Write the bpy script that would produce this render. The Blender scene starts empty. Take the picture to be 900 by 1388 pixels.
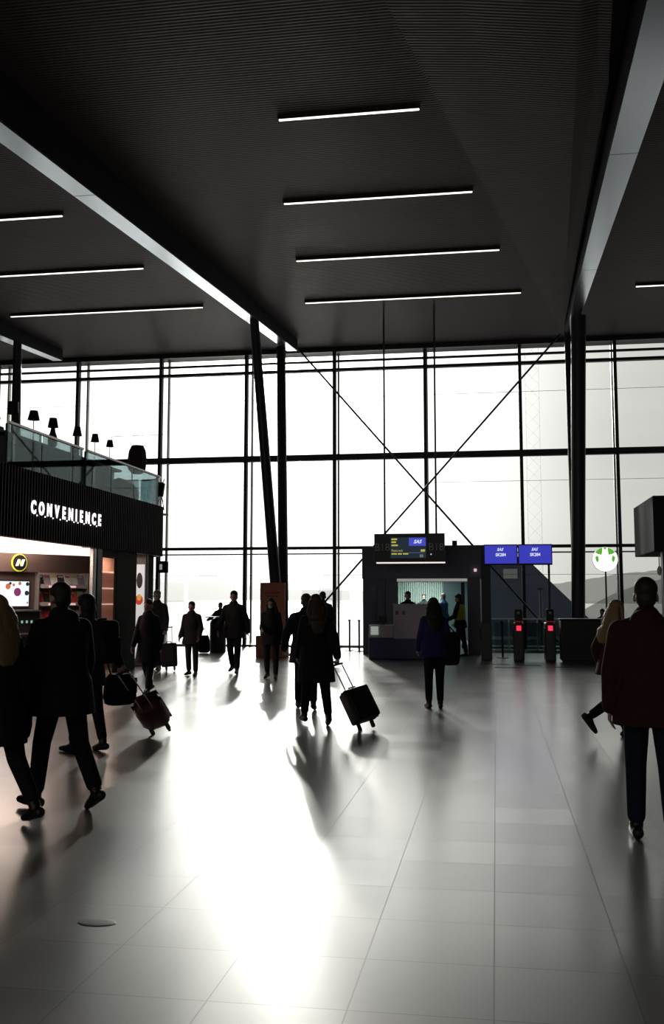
import bpy, math, random
from mathutils import Vector, Matrix, Euler
random.seed(7)
sc = bpy.context.scene
COL = sc.collection
PI = math.pi
V = Vector
def R(d): return math.radians(d)

# ------------------------------------------------------------------ materials
MATS = {}
def mat(name, col, rough=0.6, metal=0.0, var=0.12, scale=8.0, bump=0.0, spec=0.5, emis=None, es=0.0):
    if name in MATS: return MATS[name]
    m = bpy.data.materials.new(name); m.use_nodes = True
    nt = m.node_tree; b = nt.nodes['Principled BSDF']
    tc = nt.nodes.new('ShaderNodeTexCoord')
    no = nt.nodes.new('ShaderNodeTexNoise'); no.inputs['Scale'].default_value = scale; no.inputs['Detail'].default_value = 4
    nt.links.new(tc.outputs['Object'], no.inputs['Vector'])
    mx = nt.nodes.new('ShaderNodeMixRGB'); mx.blend_type = 'MIX'
    mx.inputs[1].default_value = (*[c*(1-var) for c in col], 1); mx.inputs[2].default_value = (*[min(1, c*(1+var)) for c in col], 1)
    nt.links.new(no.outputs['Fac'], mx.inputs[0]); nt.links.new(mx.outputs[0], b.inputs['Base Color'])
    b.inputs['Roughness'].default_value = rough; b.inputs['Metallic'].default_value = metal
    b.inputs['Specular IOR Level'].default_value = spec
    if bump:
        bp = nt.nodes.new('ShaderNodeBump'); bp.inputs['Strength'].default_value = bump; bp.inputs['Distance'].default_value = 0.01
        nt.links.new(no.outputs['Fac'], bp.inputs['Height']); nt.links.new(bp.outputs[0], b.inputs['Normal'])
    if emis:
        b.inputs['Emission Color'].default_value = (*emis, 1); b.inputs['Emission Strength'].default_value = es
    MATS[name] = m
    return m

def glass_mat(name, tint, gloss=0.08, rough=0.02):
    m = bpy.data.materials.new(name); m.use_nodes = True
    nt = m.node_tree; nt.nodes.clear()
    out = nt.nodes.new('ShaderNodeOutputMaterial'); mix = nt.nodes.new('ShaderNodeMixShader')
    tr = nt.nodes.new('ShaderNodeBsdfTransparent'); gl = nt.nodes.new('ShaderNodeBsdfGlossy')
    lw = nt.nodes.new('ShaderNodeLayerWeight'); lw.inputs['Blend'].default_value = 0.25
    mu = nt.nodes.new('ShaderNodeMath'); mu.operation = 'MULTIPLY'; mu.inputs[1].default_value = gloss*4
    nt.links.new(lw.outputs['Fresnel'], mu.inputs[0]); nt.links.new(mu.outputs[0], mix.inputs[0])
    tr.inputs[0].default_value = (*tint, 1); gl.inputs['Roughness'].default_value = rough
    nt.links.new(tr.outputs[0], mix.inputs[1]); nt.links.new(gl.outputs[0], mix.inputs[2]); nt.links.new(mix.outputs[0], out.inputs[0])
    MATS[name] = m
    return m

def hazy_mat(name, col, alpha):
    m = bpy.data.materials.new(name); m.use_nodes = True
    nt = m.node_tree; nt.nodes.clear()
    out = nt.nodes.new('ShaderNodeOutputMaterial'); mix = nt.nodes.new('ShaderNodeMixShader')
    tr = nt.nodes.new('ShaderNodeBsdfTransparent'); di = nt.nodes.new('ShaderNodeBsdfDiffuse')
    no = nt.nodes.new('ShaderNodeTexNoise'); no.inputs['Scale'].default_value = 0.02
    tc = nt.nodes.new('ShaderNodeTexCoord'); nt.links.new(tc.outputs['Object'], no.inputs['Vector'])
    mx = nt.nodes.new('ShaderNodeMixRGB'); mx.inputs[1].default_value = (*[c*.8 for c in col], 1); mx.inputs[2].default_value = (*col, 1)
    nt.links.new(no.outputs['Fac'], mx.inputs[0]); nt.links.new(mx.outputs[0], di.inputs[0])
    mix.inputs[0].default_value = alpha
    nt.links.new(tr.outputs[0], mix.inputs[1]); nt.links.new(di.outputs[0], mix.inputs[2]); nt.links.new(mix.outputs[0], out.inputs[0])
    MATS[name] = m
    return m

def emit_mat(name, col, s):
    return mat(name, [c*.5 for c in col], .5, emis=col, es=s, var=.02)

# ------------------------------------------------------------------ mesh builder
class MB:
    def __init__(s): s.v = []; s.f = []; s.mi = []; s.cur = 0
    def add(s, vs, fs):
        o = len(s.v); s.v += [V(p) for p in vs]
        for q in fs: s.f.append([i+o for i in q]); s.mi.append(s.cur)
        return s
    def box(s, c, d, rot=None, bev=0.0):
        hx, hy, hz = d[0]/2, d[1]/2, d[2]/2
        if bev <= 0:
            vs = [V((x*hx, y*hy, z*hz)) for x in (-1, 1) for y in (-1, 1) for z in (-1, 1)]
            fs = [(0,1,3,2), (4,6,7,5), (0,4,5,1), (2,3,7,6), (0,2,6,4), (1,5,7,3)]
        else:
            b = min(bev, hx*.99, hy*.99, hz*.99); vs = []; fs = []
            # three stacked rounded outlines (chamfer in z too)
            def ring(ix, z, n=3):
                out = []
                for (sx, sy, a0) in ((1,1,0), (-1,1,90), (-1,-1,180), (1,-1,270)):
                    for k in range(n+1):
                        a = R(a0+90*k/n)
                        out.append(V((sx*(hx-b)+math.cos(a)*(b-ix), sy*(hy-b)+math.sin(a)*(b-ix), z)))
                return out
            rings = [ring(b*.7, -hz), ring(b*.2, -hz+b*.3), ring(0, -hz+b), ring(0, hz-b), ring(b*.2, hz-b*.3), ring(b*.7, hz)]
            n = len(rings[0])
            for r in rings: vs += r
            for i in range(len(rings)-1):
                for k in range(n): fs.append((i*n+k, i*n+(k+1) % n, (i+1)*n+(k+1) % n, (i+1)*n+k))
            fs.append(tuple(reversed(range(n)))); fs.append(tuple(range((len(rings)-1)*n, len(rings)*n)))
        c = V(c)
        if rot is not None: vs = [rot @ p for p in vs]
        return s.add([p+c for p in vs], fs)
    def bb(s, x0, x1, y0, y1, z0, z1, bev=0.0):
        return s.box(((x0+x1)/2, (y0+y1)/2, (z0+z1)/2), (abs(x1-x0), abs(y1-y0), abs(z1-z0)), None, bev)
    def tube(s, p0, p1, r0, r1=None, n=12):
        p0 = V(p0); p1 = V(p1); r1 = r0 if r1 is None else r1
        d = (p1-p0).normalized(); a = d.orthogonal().normalized(); b = d.cross(a)
        vs = []
        for p, r in ((p0, r0), (p1, r1)):
            for k in range(n): t = 2*PI*k/n; vs.append(p+a*math.cos(t)*r+b*math.sin(t)*r)
        fs = [(k, (k+1) % n, n+(k+1) % n, n+k) for k in range(n)] + [tuple(reversed(range(n))), tuple(range(n, 2*n))]
        return s.add(vs, fs)
    def bar(s, p0, p1, w, h, up=(0,0,1)):
        p0 = V(p0); p1 = V(p1); d = p1-p0; L = d.length; d.normalize()
        u = V(up); x = d.cross(u)
        if x.length < 1e-5: x = d.cross(V((1,0,0)))
        x.normalize(); u = x.cross(d)
        return s.box((p0+p1)/2, (w, L, h), Matrix((x, d, u)).transposed())
    def ell(s, c, r, rot=None, n=14, m=10):
        c = V(c); vs = [V((0,0,-r[2]))]; fs = []
        for i in range(1, m):
            ph = -PI/2+PI*i/m
            for k in range(n): t = 2*PI*k/n; vs.append(V((r[0]*math.cos(ph)*math.cos(t), r[1]*math.cos(ph)*math.sin(t), r[2]*math.sin(ph))))
        vs.append(V((0,0,r[2]))); last = len(vs)-1
        for k in range(n): fs.append((0, 1+(k+1) % n, 1+k))
        for i in range(m-2):
            for k in range(n): a = 1+i*n+k; b = 1+i*n+(k+1) % n; fs.append((a, b, b+n, a+n))
        o = 1+(m-2)*n
        for k in range(n): fs.append((o+k, o+(k+1) % n, last))
        if rot is not None: vs = [rot @ p for p in vs]
        return s.add([p+c for p in vs], fs)
    def caps(s, p0, p1, r0, r1):
        s.tube(p0, p1, r0, r1, 14); s.ell(p0, (r0,)*3, None, 12, 8); s.ell(p1, (r1,)*3, None, 12, 8); return s
    def loft(s, rings, n=20, pw=2.0):      # ring: centre, x axis vector, y axis vector
        vs = []
        for c, ax, ay in rings:
            c = V(c); ax = V(ax); ay = V(ay)
            for k in range(n):
                t = 2*PI*k/n; ct, st = math.cos(t), math.sin(t)
                vs.append(c+ax*math.copysign(abs(ct)**(2/pw), ct)+ay*math.copysign(abs(st)**(2/pw), st))
        fs = []
        for i in range(len(rings)-1):
            for k in range(n): fs.append((i*n+k, i*n+(k+1) % n, (i+1)*n+(k+1) % n, (i+1)*n+k))
        fs.append(tuple(reversed(range(n)))); fs.append(tuple(range((len(rings)-1)*n, len(rings)*n)))
        return s.add(vs, fs)
    def lathe(s, c, prof, n=24):
        c = V(c); return s.loft([(c+V((0,0,z)), V((r,0,0)), V((0,r,0))) for r, z in prof], n)
    def prism(s, pts, ext):                # planar 3D outline pushed along ext
        e = V(ext); n = len(pts); vs = [V(p) for p in pts]+[V(p)+e for p in pts]
        fs = [tuple(reversed(range(n))), tuple(range(n, 2*n))]+[(k, (k+1) % n, n+(k+1) % n, n+k) for k in range(n)]
        return s.add(vs, fs)
    def mesh(s, name):
        me = bpy.data.meshes.new(name); me.from_pydata([tuple(p) for p in s.v], [], s.f); me.validate()
        import bmesh
        b = bmesh.new(); b.from_mesh(me); bmesh.ops.recalc_face_normals(b, faces=b.faces); b.to_mesh(me); b.free()
        return me
    def build(s, name, m, parent=None, smooth=False):
        me = s.mesh(name)
        ms = m if isinstance(m, (list, tuple)) else [m]
        for q in ms: me.materials.append(q)
        if len(ms) > 1:
            for p, i in zip(me.polygons, s.mi): p.material_index = i
        if smooth:
            me.polygons.foreach_set('use_smooth', [True]*len(me.polygons))
            try: me.set_sharp_from_angle(angle=R(40))
            except Exception: pass
        return link(name, me, parent)

def link(name, data, parent=None):
    o = bpy.data.objects.new(name, data); COL.objects.link(o)
    if parent is not None:
        o.parent = parent
        bl = base_loc(parent)
        o.matrix_parent_inverse = bl.inverted()
    return o
def base_loc(p):
    m = Matrix.LocRotScale(p.location, p.rotation_euler, p.scale)
    if p.parent is not None: m = base_loc(p.parent) @ p.matrix_parent_inverse @ m
    return m
def tag(o, label=None, cat=None, group=None, kind=None):
    if label: o['label'] = label
    if cat: o['category'] = cat
    if group: o['group'] = group
    if kind: o['kind'] = kind
    return o
def thing(name, label, cat, loc=(0,0,0), group=None, kind=None):
    o = bpy.data.objects.new(name, None); COL.objects.link(o); o.location = loc; o.empty_display_size = .2
    return tag(o, label, cat, group, kind)

def remesh(mb, vox, smooth=4, fac=.5):
    me = mb.mesh('tmp'); o = bpy.data.objects.new('tmp', me); COL.objects.link(o)
    r = o.modifiers.new('r', 'REMESH'); r.mode = 'VOXEL'; r.voxel_size = vox; r.use_smooth_shade = True
    if smooth:
        q = o.modifiers.new('s', 'SMOOTH'); q.factor = fac; q.iterations = smooth
    dg = bpy.context.evaluated_depsgraph_get(); dg.update()
    out = bpy.data.meshes.new_from_object(o.evaluated_get(dg))
    bpy.data.objects.remove(o); bpy.data.meshes.remove(me)
    out.polygons.foreach_set('use_smooth', [True]*len(out.polygons))
    return out

def text_mb(txt, size, loc, ax, up, depth=0.01, bold=0.0, shear=0.0, sx=1.0, align='CENTER'):
    """text as mesh data in an MB; ax/up are the reading and upward directions"""
    cu = bpy.data.curves.new('t', 'FONT'); cu.body = txt; cu.size = size; cu.extrude = depth/2; cu.offset = bold; cu.shear = shear
    cu.align_x = align; cu.align_y = 'CENTER'; cu.resolution_u = 3
    o = bpy.data.objects.new('t', cu); COL.objects.link(o)
    dg = bpy.context.evaluated_depsgraph_get(); dg.update()
    me = bpy.data.meshes.new_from_object(o.evaluated_get(dg))
    ax = V(ax).normalized(); up = V(up).normalized(); nn = ax.cross(up); L = V(loc)
    mb = MB(); mb.add([L+ax*v.co.x*sx+up*v.co.y+nn*v.co.z for v in me.vertices], [tuple(p.vertices) for p in me.polygons])
    bpy.data.objects.remove(o); bpy.data.curves.remove(cu); bpy.data.meshes.remove(me)
    return mb

# ------------------------------------------------------------------ palette
M_steel = mat('dark_steel', (.045,.046,.052), .45, .3)
M_mull = mat('mullion_paint', (.03,.032,.036), .5, .2)
M_fin = mat('outer_fin_aluminium', (.55,.52,.5), .35, .6)
M_glass = glass_mat('clear_glass', (.96,.975,.975), .05)
M_tint = glass_mat('tinted_balustrade_glass', (.50,.59,.60), .12)
M_gate_glass = glass_mat('gate_glass', (.72,.78,.78), .08)
M_black = mat('black_plastic', (.012,.012,.014), .5)
M_navy = mat('navy_laminate', (.05,.05,.17), .4)
M_portal = mat('portal_cladding', (.10,.108,.16), .4)
M_white = mat('white_laminate', (.6,.58,.6), .5)
M_desk = mat('pale_desk_front', (.68,.62,.74), .55)
M_strip = emit_mat('lamp_strip', (1,.86,.76), 2.2)
M_shoplight = emit_mat('shop_soffit_light', (1,.80,.70), 1.5)
M_letter = emit_mat('lit_letter', (1,.93,.95), 1.6)
M_blue = emit_mat('blue_screen', (.045,.05,.50), .9)
M_blue2 = emit_mat('blue_screen_panel', (.06,.08,.55), .9)
M_txt = emit_mat('screen_white', (.8,.85,1), .9)
M_yel = emit_mat('screen_yellow', (.75,.75,.12), .55)
M_dimgrey = mat('gate_number_grey', (.75,.75,.78), .6)
M_red = emit_mat('red_reader_light', (1,.04,.10), 1.1)
M_disc = emit_mat('lit_disc_white', (1,1,.96), 1.3)
M_green = emit_mat('lit_green', (.15,.55,.05), .75)

# ------------------------------------------------------------------ floor
m = mat('floor_tiles', (.185,.183,.168), .4, var=.05, scale=3.0, spec=.5)
nt = m.node_tree; b = nt.nodes['Principled BSDF']
tc = nt.nodes.new('ShaderNodeTexCoord'); sep = nt.nodes.new('ShaderNodeSeparateXYZ'); nt.links.new(tc.outputs['Object'], sep.inputs[0])
def mnode(op, a, bv=None, c=None):
    n = nt.nodes.new('ShaderNodeMath'); n.operation = op
    for i, q in enumerate((a, bv, c)):
        if q is None: continue
        if isinstance(q, (int, float)): n.inputs[i].default_value = q
        else: nt.links.new(q, n.inputs[i])
    return n.outputs[0]
T = .575
masks = []; cells = []
for ax, off in ((0, -.035), (1, 4.09)):
    u = mnode('DIVIDE', mnode('SUBTRACT', sep.outputs[ax], off), T)
    fr = mnode('FRACT', mnode('ADD', u, 100.5))
    masks.append(mnode('LESS_THAN', mnode('ABSOLUTE', mnode('SUBTRACT', fr, .5)), .006))
    cells.append(mnode('FLOOR', mnode('ADD', u, 100)))
joint = mnode('MAXIMUM', masks[0], masks[1])
comb = nt.nodes.new('ShaderNodeCombineXYZ'); nt.links.new(cells[0], comb.inputs[0]); nt.links.new(cells[1], comb.inputs[1])
wn = nt.nodes.new('ShaderNodeTexWhiteNoise'); nt.links.new(comb.outputs[0], wn.inputs['Vector'])
old = b.inputs['Base Color'].links[0].from_socket
hsv = nt.nodes.new('ShaderNodeHueSaturation'); nt.links.new(old, hsv.inputs['Color'])
nt.links.new(mnode('MULTIPLY_ADD', wn.outputs['Value'], .16, .92), hsv.inputs['Value'])
mx = nt.nodes.new('ShaderNodeMixRGB'); mx.inputs[2].default_value = (.06,.06,.06,1)
nt.links.new(joint, mx.inputs[0]); nt.links.new(hsv.outputs[0], mx.inputs[1]); nt.links.new(mx.outputs[0], b.inputs['Base Color'])
nt.links.new(mnode('MULTIPLY_ADD', wn.outputs['Value'], .03, .34), b.inputs['Roughness'])
nt.links.new(mnode('MULTIPLY_ADD', joint, -.6, .9), b.inputs['Coat Weight']); nt.links.new(mnode('MULTIPLY_ADD', wn.outputs['Value'], .04, .19), b.inputs['Coat Roughness']); b.inputs['Coat IOR'].default_value = 2.4
M_floor = m
tag(MB().bb(-24, 13, -10, 36, -.2, 0).build('floor', M_floor), kind='structure')

# ------------------------------------------------------------------ ceiling: dark ribbed metal with folded wedges
m = mat('ribbed_ceiling', (.085,.066,.068), .52, 0, var=.1, scale=1.0, spec=.13)
nt = m.node_tree; b = nt.nodes['Principled BSDF']
tc = nt.nodes.new('ShaderNodeTexCoord'); wv = nt.nodes.new('ShaderNodeTexWave'); wv.bands_direction = 'Y'; wv.inputs['Scale'].default_value = 4.0
nt.links.new(tc.outputs['Object'], wv.inputs['Vector'])
bp = nt.nodes.new('ShaderNodeBump'); bp.inputs['Strength'].default_value = .35; bp.inputs['Distance'].default_value = .02
nt.links.new(wv.outputs['Fac'], bp.inputs['Height']); nt.links.new(bp.outputs[0], b.inputs['Normal'])
M_ceil = m
cl = tag(MB().bb(-24, 13, -10, 34.6, 10.30, 10.6).build('ceiling', M_ceil), kind='structure')
# folded panels beside the beams
def wedge(pts):
    return MB().prism(pts, (0,0,.05))
tag(wedge([(2.30,32.6,10.24), (-4.1,0,10.24), (.6,0,9.55), (1.95,16,9.95)]).build('ceiling_fold', M_ceil, cl), kind='structure')
tag(wedge([(-6.95,33,10.24), (-11.6,2,10.24), (-9.9,2,9.75), (-8.3,16,10.05)]).build('ceiling_fold', M_ceil, cl), kind='structure')

# walls (mostly outside the view)
M_wall = mat('dark_wall', (.05,.048,.048), .7)
tag(MB().bb(-24.3, -24, -10, 36, -.2, 10.6).build('wall_left', M_wall), kind='structure')
tag(MB().bb(13, 13.3, -10, 36, -.2, 10.6).build('wall_right', M_wall), kind='structure')
tag(MB().bb(-24.3, 13.3, -10.3, -10, -.2, 2.6).build('wall_back', M_wall), kind='structure')
tag(MB().bb(-24.0, 13.0, -10.16, -10.13, 2.6, 10.3).build('window_13', M_glass), kind='structure')  # unseen rear glazing, added to let fill light onto people's backs

# ------------------------------------------------------------------ glazed facade: one window per bay
YW = 33.65
XS = [-24.0+.0]+[-17.97+3.14*k for k in range(0, 10)]+[13.0]
XS = [-24.0, -21.11, -17.97, -14.83, -11.69, -8.55, -5.41, -2.27, .92, 4.03, 7.17, 10.3, 13.0]
ZT = [3.36, 6.48, 9.55]
wn_i = 0
P0, P1 = -3.92, -.43                                   # where the gate portal passes the facade
for i in range(len(XS)-1):
    x0, x1 = XS[i], XS[i+1]; wn_i += 1
    w = thing('window_%d' % wn_i, None, None, ((x0+x1)/2, YW, 0), kind='structure')
    zl = 3.25 if P0 < x1 < P1 else 0
    MB().bb(x1-.055, x1+.055, YW-.16, YW+.04, zl, 10.3).build('mullion', M_mull, w)
    zs = [.12]+ZT+[9.86, 10.3]
    for z in ZT[:-1]:
        h = .05 if z < 5 else .105
        px0 = x0+.055
        MB().bb(px0, x1-.055, YW-.16, YW+.04, z-h, z+h).build('transom', M_mull, w)
    MB().bb(x0+.055, x1-.055, YW-.14, YW+.04, 9.50, 9.60).build('transom', M_mull, w)
    MB().bb(x0+.055, x1-.055, YW-.20, YW-.1, 9.80, 9.87).build('transom', M_mull, w)
    spans = [(x0+.055, x1-.055)]
    if x1 > P0 and x0 < P1:
        spans = [s for s in ((x0+.055, min(x1, P0)), (max(x0, P1), x1-.055)) if s[1]-s[0] > .1]
    for a, c in spans:
        MB().bb(a, c, YW-.12, YW+.04, 0, .07).build('sill', M_fin, w)
        MB().bb(a, c, YW-.012, YW+.012, .07, 3.31).build('pane', M_glass, w)
    for za, zb in ((3.41, 6.375), (6.585, 9.5), (9.6, 10.3)):
        MB().bb(x0+.055, x1-.055, YW-.012, YW+.012, za, zb).build('pane', M_glass, w)
    # outer skin: slim pale fins and rails standing off the glass
    MB().bb(x1-.03, x1+.03, YW+.75, YW+.9, zl, 10.6).build('outer_fin', M_fin, w)
    for z in (3.2, 9.72):
        MB().bb(x0+.03, x1-.03, YW+.78, YW+.84, z-.025, z+.025).build('outer_rail', M_fin, w)
    for z in (2.45, 5.65, 8.75):
        MB().bb(x0+.03, x1-.03, YW+.80, YW+.81, z-.006, z+.006).build('wire', M_mull, w)
tag(MB().bb(-24, 13, YW-.25, YW-.05, 10.16, 10.3).build('trim_1', M_mull), kind='structure')

# ------------------------------------------------------------------ beams, columns, bracing
M_beam = mat('satin_beam_metal', (.70,.76,.82), .22, .95, var=.04)
M_beamside = mat('beam_side_shade', (.02,.02,.024), .5)  # colour darkened for shade on the sides turned away from the glass
def beam(name, label, a, bpt, wa, wb, za, zb):
    t = thing(name, label, 'beam', ((a[0]+bpt[0])/2, (a[1]+bpt[1])/2, 10), None)
    A0 = V((a[0]-wa/2, a[1], za)); A1 = V((a[0]+wa/2, a[1], za)); B0 = V((bpt[0]-wb/2, bpt[1], zb)); B1 = V((bpt[0]+wb/2, bpt[1], zb))
    up = V((0,0,1)); top = 10.3
    side = MB()
    for P, Q, sx in ((A0, B0, 1), (A1, B1, -1)):
        side.prism([P, Q, V((Q.x, Q.y, top)), V((P.x, P.y, top))], (.04*sx, 0, 0))
    side.build('beam_web', M_beamside, t)
    N = 4
    for k in range(N):
        f0, f1 = k/N, (k+1)/N-.0008
        MB().prism([A0.lerp(B0, f0), A1.lerp(B1, f0), A1.lerp(B1, f1), A0.lerp(B0, f1)], (0,0,-.03)).build('soffit_plate', M_beam, t)
    return t
beam('ceiling_beam', 'tapering dark beam with a pale silvery underside running to the twin leaning columns', (-9.1, 3.5), (-6.62, 32.2), .52, .34, 9.15, 9.95)
beam('ceiling_beam', 'tapering dark beam with a bluish underside running to the column on the right', (2.30, 3.5), (2.44, 31.6), .72, .26, 9.05, 9.95)
beam('ceiling_beam', 'short stretch of beam seen at the left edge above the mezzanine lamps', (-17.4, 3.5), (-15.0, 32.2), .6, .34, 9.15, 9.95)

t = thing('leaning_column_pair', 'pair of dark steel legs leaning apart above the orange kiosk, in front of the sun', 'column', (-6.15, 28.6, 0))
MB().tube((-6.17,28.55,0), (-6.93,28.05,9.85), .165, .135, 20).build('leg', M_steel, t, True)
MB().tube((-6.13,28.75,0), (-6.95,31.9,9.98), .15, .15, 20).build('leg', M_steel, t, True)
MB().lathe((-6.15,28.65,0), [(.34,0), (.34,.05), (.2,.08)]).build('base_plate', M_steel, t, True)
t = thing('leaning_column_pair', 'dark steel column with a slimmer leg beside it behind the black counter', 'column', (2.3, 29.3, 0))
MB().tube((2.28,29.35,0), (2.52,29.2,9.85), .19, .215, 20).build('leg', M_steel, t, True)
MB().tube((2.30,29.7,0), (2.36,31.4,9.97), .10, .10, 16).build('leg', M_steel, t, True)
MB().lathe((2.29,29.45,0), [(.36,0), (.36,.05), (.22,.08)]).build('base_plate', M_steel, t, True)
t = thing('steel_column', 'dark steel column standing far left behind the mezzanine lamps', 'column', (-14.97, 29.3, 0))
MB().tube((-14.94,29.35,0), (-15.0,29.2,9.85), .2, .13, 20).build('leg', M_steel, t, True)
MB().lathe((-14.94,29.45,0), [(.36,0), (.36,.05), (.22,.08)]).build('base_plate', M_steel, t, True)

tag(MB().tube((-6.6,32.4,10.2), (1.9,32.4,.3), .032, None, 10).build('brace_rod', M_steel, None, True),
    'thin steel rod slanting down from the twin leaning columns to the right', 'brace', 'crossed bracing rods')
tag(MB().tube((2.2,32.3,10.15), (-6.0,32.3,1.0), .032, None, 10).build('brace_rod', M_steel, None, True),
    'thin steel rod slanting down from the right column to the left', 'brace', 'crossed bracing rods')

# ------------------------------------------------------------------ ceiling strip lamps
strips = [(-3.72,-1.19,16.79), (-4.43,-.35,20.56), (-4.89,.23,24.24), (-5.35,.84,27.86), (-14.2,-9.51,20.42), (-14.4,-8.96,24.15), (-14.52,-8.44,27.78), (3.97,9.0,27.8)]
sl = ['shortest and nearest strip lamp in the middle row of four', 'second nearest strip lamp in the middle row of four', 'third nearest strip lamp in the middle row of four',
      'longest and farthest strip lamp in the middle row, above the gate sign', 'nearest of three strip lamps left of the pale beam', 'middle of three strip lamps left of the pale beam',
      'farthest of three strip lamps left of the pale beam', 'lone strip lamp right of the right beam at the picture edge']
for (x0, x1, y), lb in zip(strips, sl):
    t = thing('strip_lamp', lb, 'ceiling light', ((x0+x1)/2, y, 10.25), 'ceiling strip lamps')
    MB().bb(x0-.02, x1+.02, y-.036, y+.036, 10.225, 10.297).build('housing', M_black, t)
    MB().bb(x0, x1, y-.024, y+.024, 10.205, 10.226, .008).build('diffuser', M_strip, t)

# ------------------------------------------------------------------ convenience store block
M_rib = mat('ribbed_fascia', (.10,.088,.09), .6)
M_shopdark = mat('shop_dark_panel', (.020,.018,.019), .75, spec=.25)
M_brown = mat('brown_board', (.10,.065,.055), .5)
M_shopwhite = mat('shop_white_panel', (.55,.47,.42), .5)
M_chrome = mat('brushed_metal', (.5,.47,.45), .3, .8)
M_wood = mat('lit_wood', (.42,.24,.17), .5, scale=3)
shop = thing('convenience_store', 'ribbed dark shop block with a lit opening under the mezzanine on the left', 'shop', (-9, 15, 0))
# fascia path with square ribs
FX = -8.35
path = []
y = 4.0
while y < 24.0: path.append(V((FX, y))); y += .0275
rc = .85
for k in range(0, 48):
    a = R(90*k/47); path.append(V((FX-rc+rc*math.cos(a), 24.02+rc*math.sin(a))))
x = FX-rc
while x > -14: x -= .0275; path.append(V((x, 24.02+rc)))
fm = MB(); vs = []; n = len(path)
for i, p in enumerate(path):
    d = (path[min(i+1, n-1)]-path[max(i-1, 0)]).normalized(); nn = V((d.y, -d.x))
    o = .055 if (i//2) % 2 == 0 else 0.0
    q = p+nn*o
    inn = p-nn*.12
    vs += [V((q.x, q.y, 2.70)), V((q.x, q.y, 3.95)), V((inn.x, inn.y, 3.95)), V((inn.x, inn.y, 2.70))]
fs = []
for i in range(n-1):
    for k in range(4): fs.append((i*4+k, (i+1)*4+k, (i+1)*4+(k+1) % 4, i*4+(k+1) % 4))
fm.add(vs, fs+[(0,1,2,3), (n*4-1, n*4-2, n*4-3, n*4-4)])
for i in range(n-1): fm.mi[i*4] = 0 if (i//2) % 2 == 0 and ((i+1)//2) % 2 == 0 else 1
fm.build('fascia', [M_rib, mat('rib_gap', (.012,.011,.012), .9, spec=.1)], shop)
MB().bb(-14, FX-.13, 4, 24.0, 3.72, 3.92).add([(FX-.13,24,3.72),(FX-.6,24.6,3.72),(-14,24.75,3.72),(-14,24,3.72),(FX-.13,24,3.92),(FX-.6,24.6,3.92),(-14,24.75,3.92),(-14,24,3.92)],
    [(0,1,2,3),(7,6,5,4),(0,4,5,1),(1,5,6,2),(2,6,7,3),(3,7,4,0)]).build('mezzanine_slab', M_shopdark, shop)
MB().bb(-13.6, FX-.16, 12, 23.9, 2.74, 2.80).build('soffit', M_shopwhite, shop)
MB().bb(-11.5, FX-.3, 13.2, 20.0, 2.715, 2.74).build('soffit_light', M_shoplight, shop)
MB().bb(-13.8, -13.6, 4, 24.0, 0, 3.72).build('rear_wall', M_brown, shop)
MB().bb(-13.6, FX-.1, 23.6, 23.95, 0, 2.7).build('end_wall', M_shopdark, shop)
MB().bb(-13.6, FX-.1, 9.0, 9.2, 0, 3.72).build('near_wall', M_shopdark, shop)
MB().bb(FX-.07, FX, 21.22, 22.5, 0, 2.7, .02).build('wall_pier', M_shopdark, shop)
MB().bb(FX-.17, FX-.02, 20.2, 20.46, 0, 2.7).build('post', mat('dark_post', (.035,.035,.04), .35), shop)
MB().bb(FX-.12, FX-.02, 19.98, 20.12, 0, 2.7, .02).build('post', M_chrome, shop, False)['label'] = 'brushed metal door post'
MB().bb(FX-.05, FX-.01, 20.46, 21.22, 2.55, 2.7).build('door_head', M_shopdark, shop)

# slanting display wall inside
E0 = V((-8.95, 19.9, 0)); WD = V((-.47,-.883,0)); ND = V((.883,-.47,0)).normalized()
RM = Matrix((WD, ND, V((0,0,1)))).transposed()          # columns: along, outward, up
def dp(t, z, o=0.0): return E0+WD*t+ND*o+V((0,0,z))
def dbox(mb, t0, t1, z0, z1, o0, o1): return mb.box(dp((t0+t1)/2, (z0+z1)/2, (o0+o1)/2), (abs(t1-t0), abs(o1-o0), z1-z0), RM)
dbox(MB(), -.62, 3.5, 0, 2.72, -.2, -.1).build('display_wall', M_brown, shop)
dbox(MB(), -.66, 3.5, 2.16, 2.53, .18, .26).build('header_board', M_brown, shop)
dbox(MB(), -.64, 3.5, 2.535, 2.71, .10, .14).build('soffit_glow_strip', M_shoplight, shop)  # added glowing strip standing in for the bright band of lit soffit
dbox(MB(), -.63, -.36, .1, 2.15, .0, .02).build('white_side_panel', M_shopwhite, shop)
dbox(MB(), .90, 3.5, 0, 2.16, .1, .16).build('brown_screen_wall', M_brown, shop)

# round logo sign on the header
M_yellow = emit_mat('logo_yellow', (.75,.72,.05), .8); M_logoblack = mat('logo_black', (.01,.01,.012), .4)
t = thing('round_logo_sign', 'round black sign with a white N and a yellow rim on the brown header board', 'sign', dp(1.36, 2.34, .28))
def disc(c, r, th, nrm, n=32):
    return MB().tube(V(c), V(c)+V(nrm)*th, r, r, n)
disc(dp(1.36,2.34,.262), .175, .03, ND).build('rim', M_yellow, t)
disc(dp(1.36,2.34,.285), .155, .02, ND).build('face', M_logoblack, t)
lm = MB(); c0 = dp(1.36,2.34,.306)
def lpt(a, z): return c0-WD*a+V((0,0,z))                # a to the right as read from the hall
for pts in ([(-.10,-.065),(-.045,-.065),(-.005,.065),(-.05,.065)], [(.01,-.065),(.055,-.065),(.105,.065),(.05,.065)]):
    lm.prism([lpt(*p) for p in pts], ND*.012)
lm.build('letter', M_letter, t)
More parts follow.
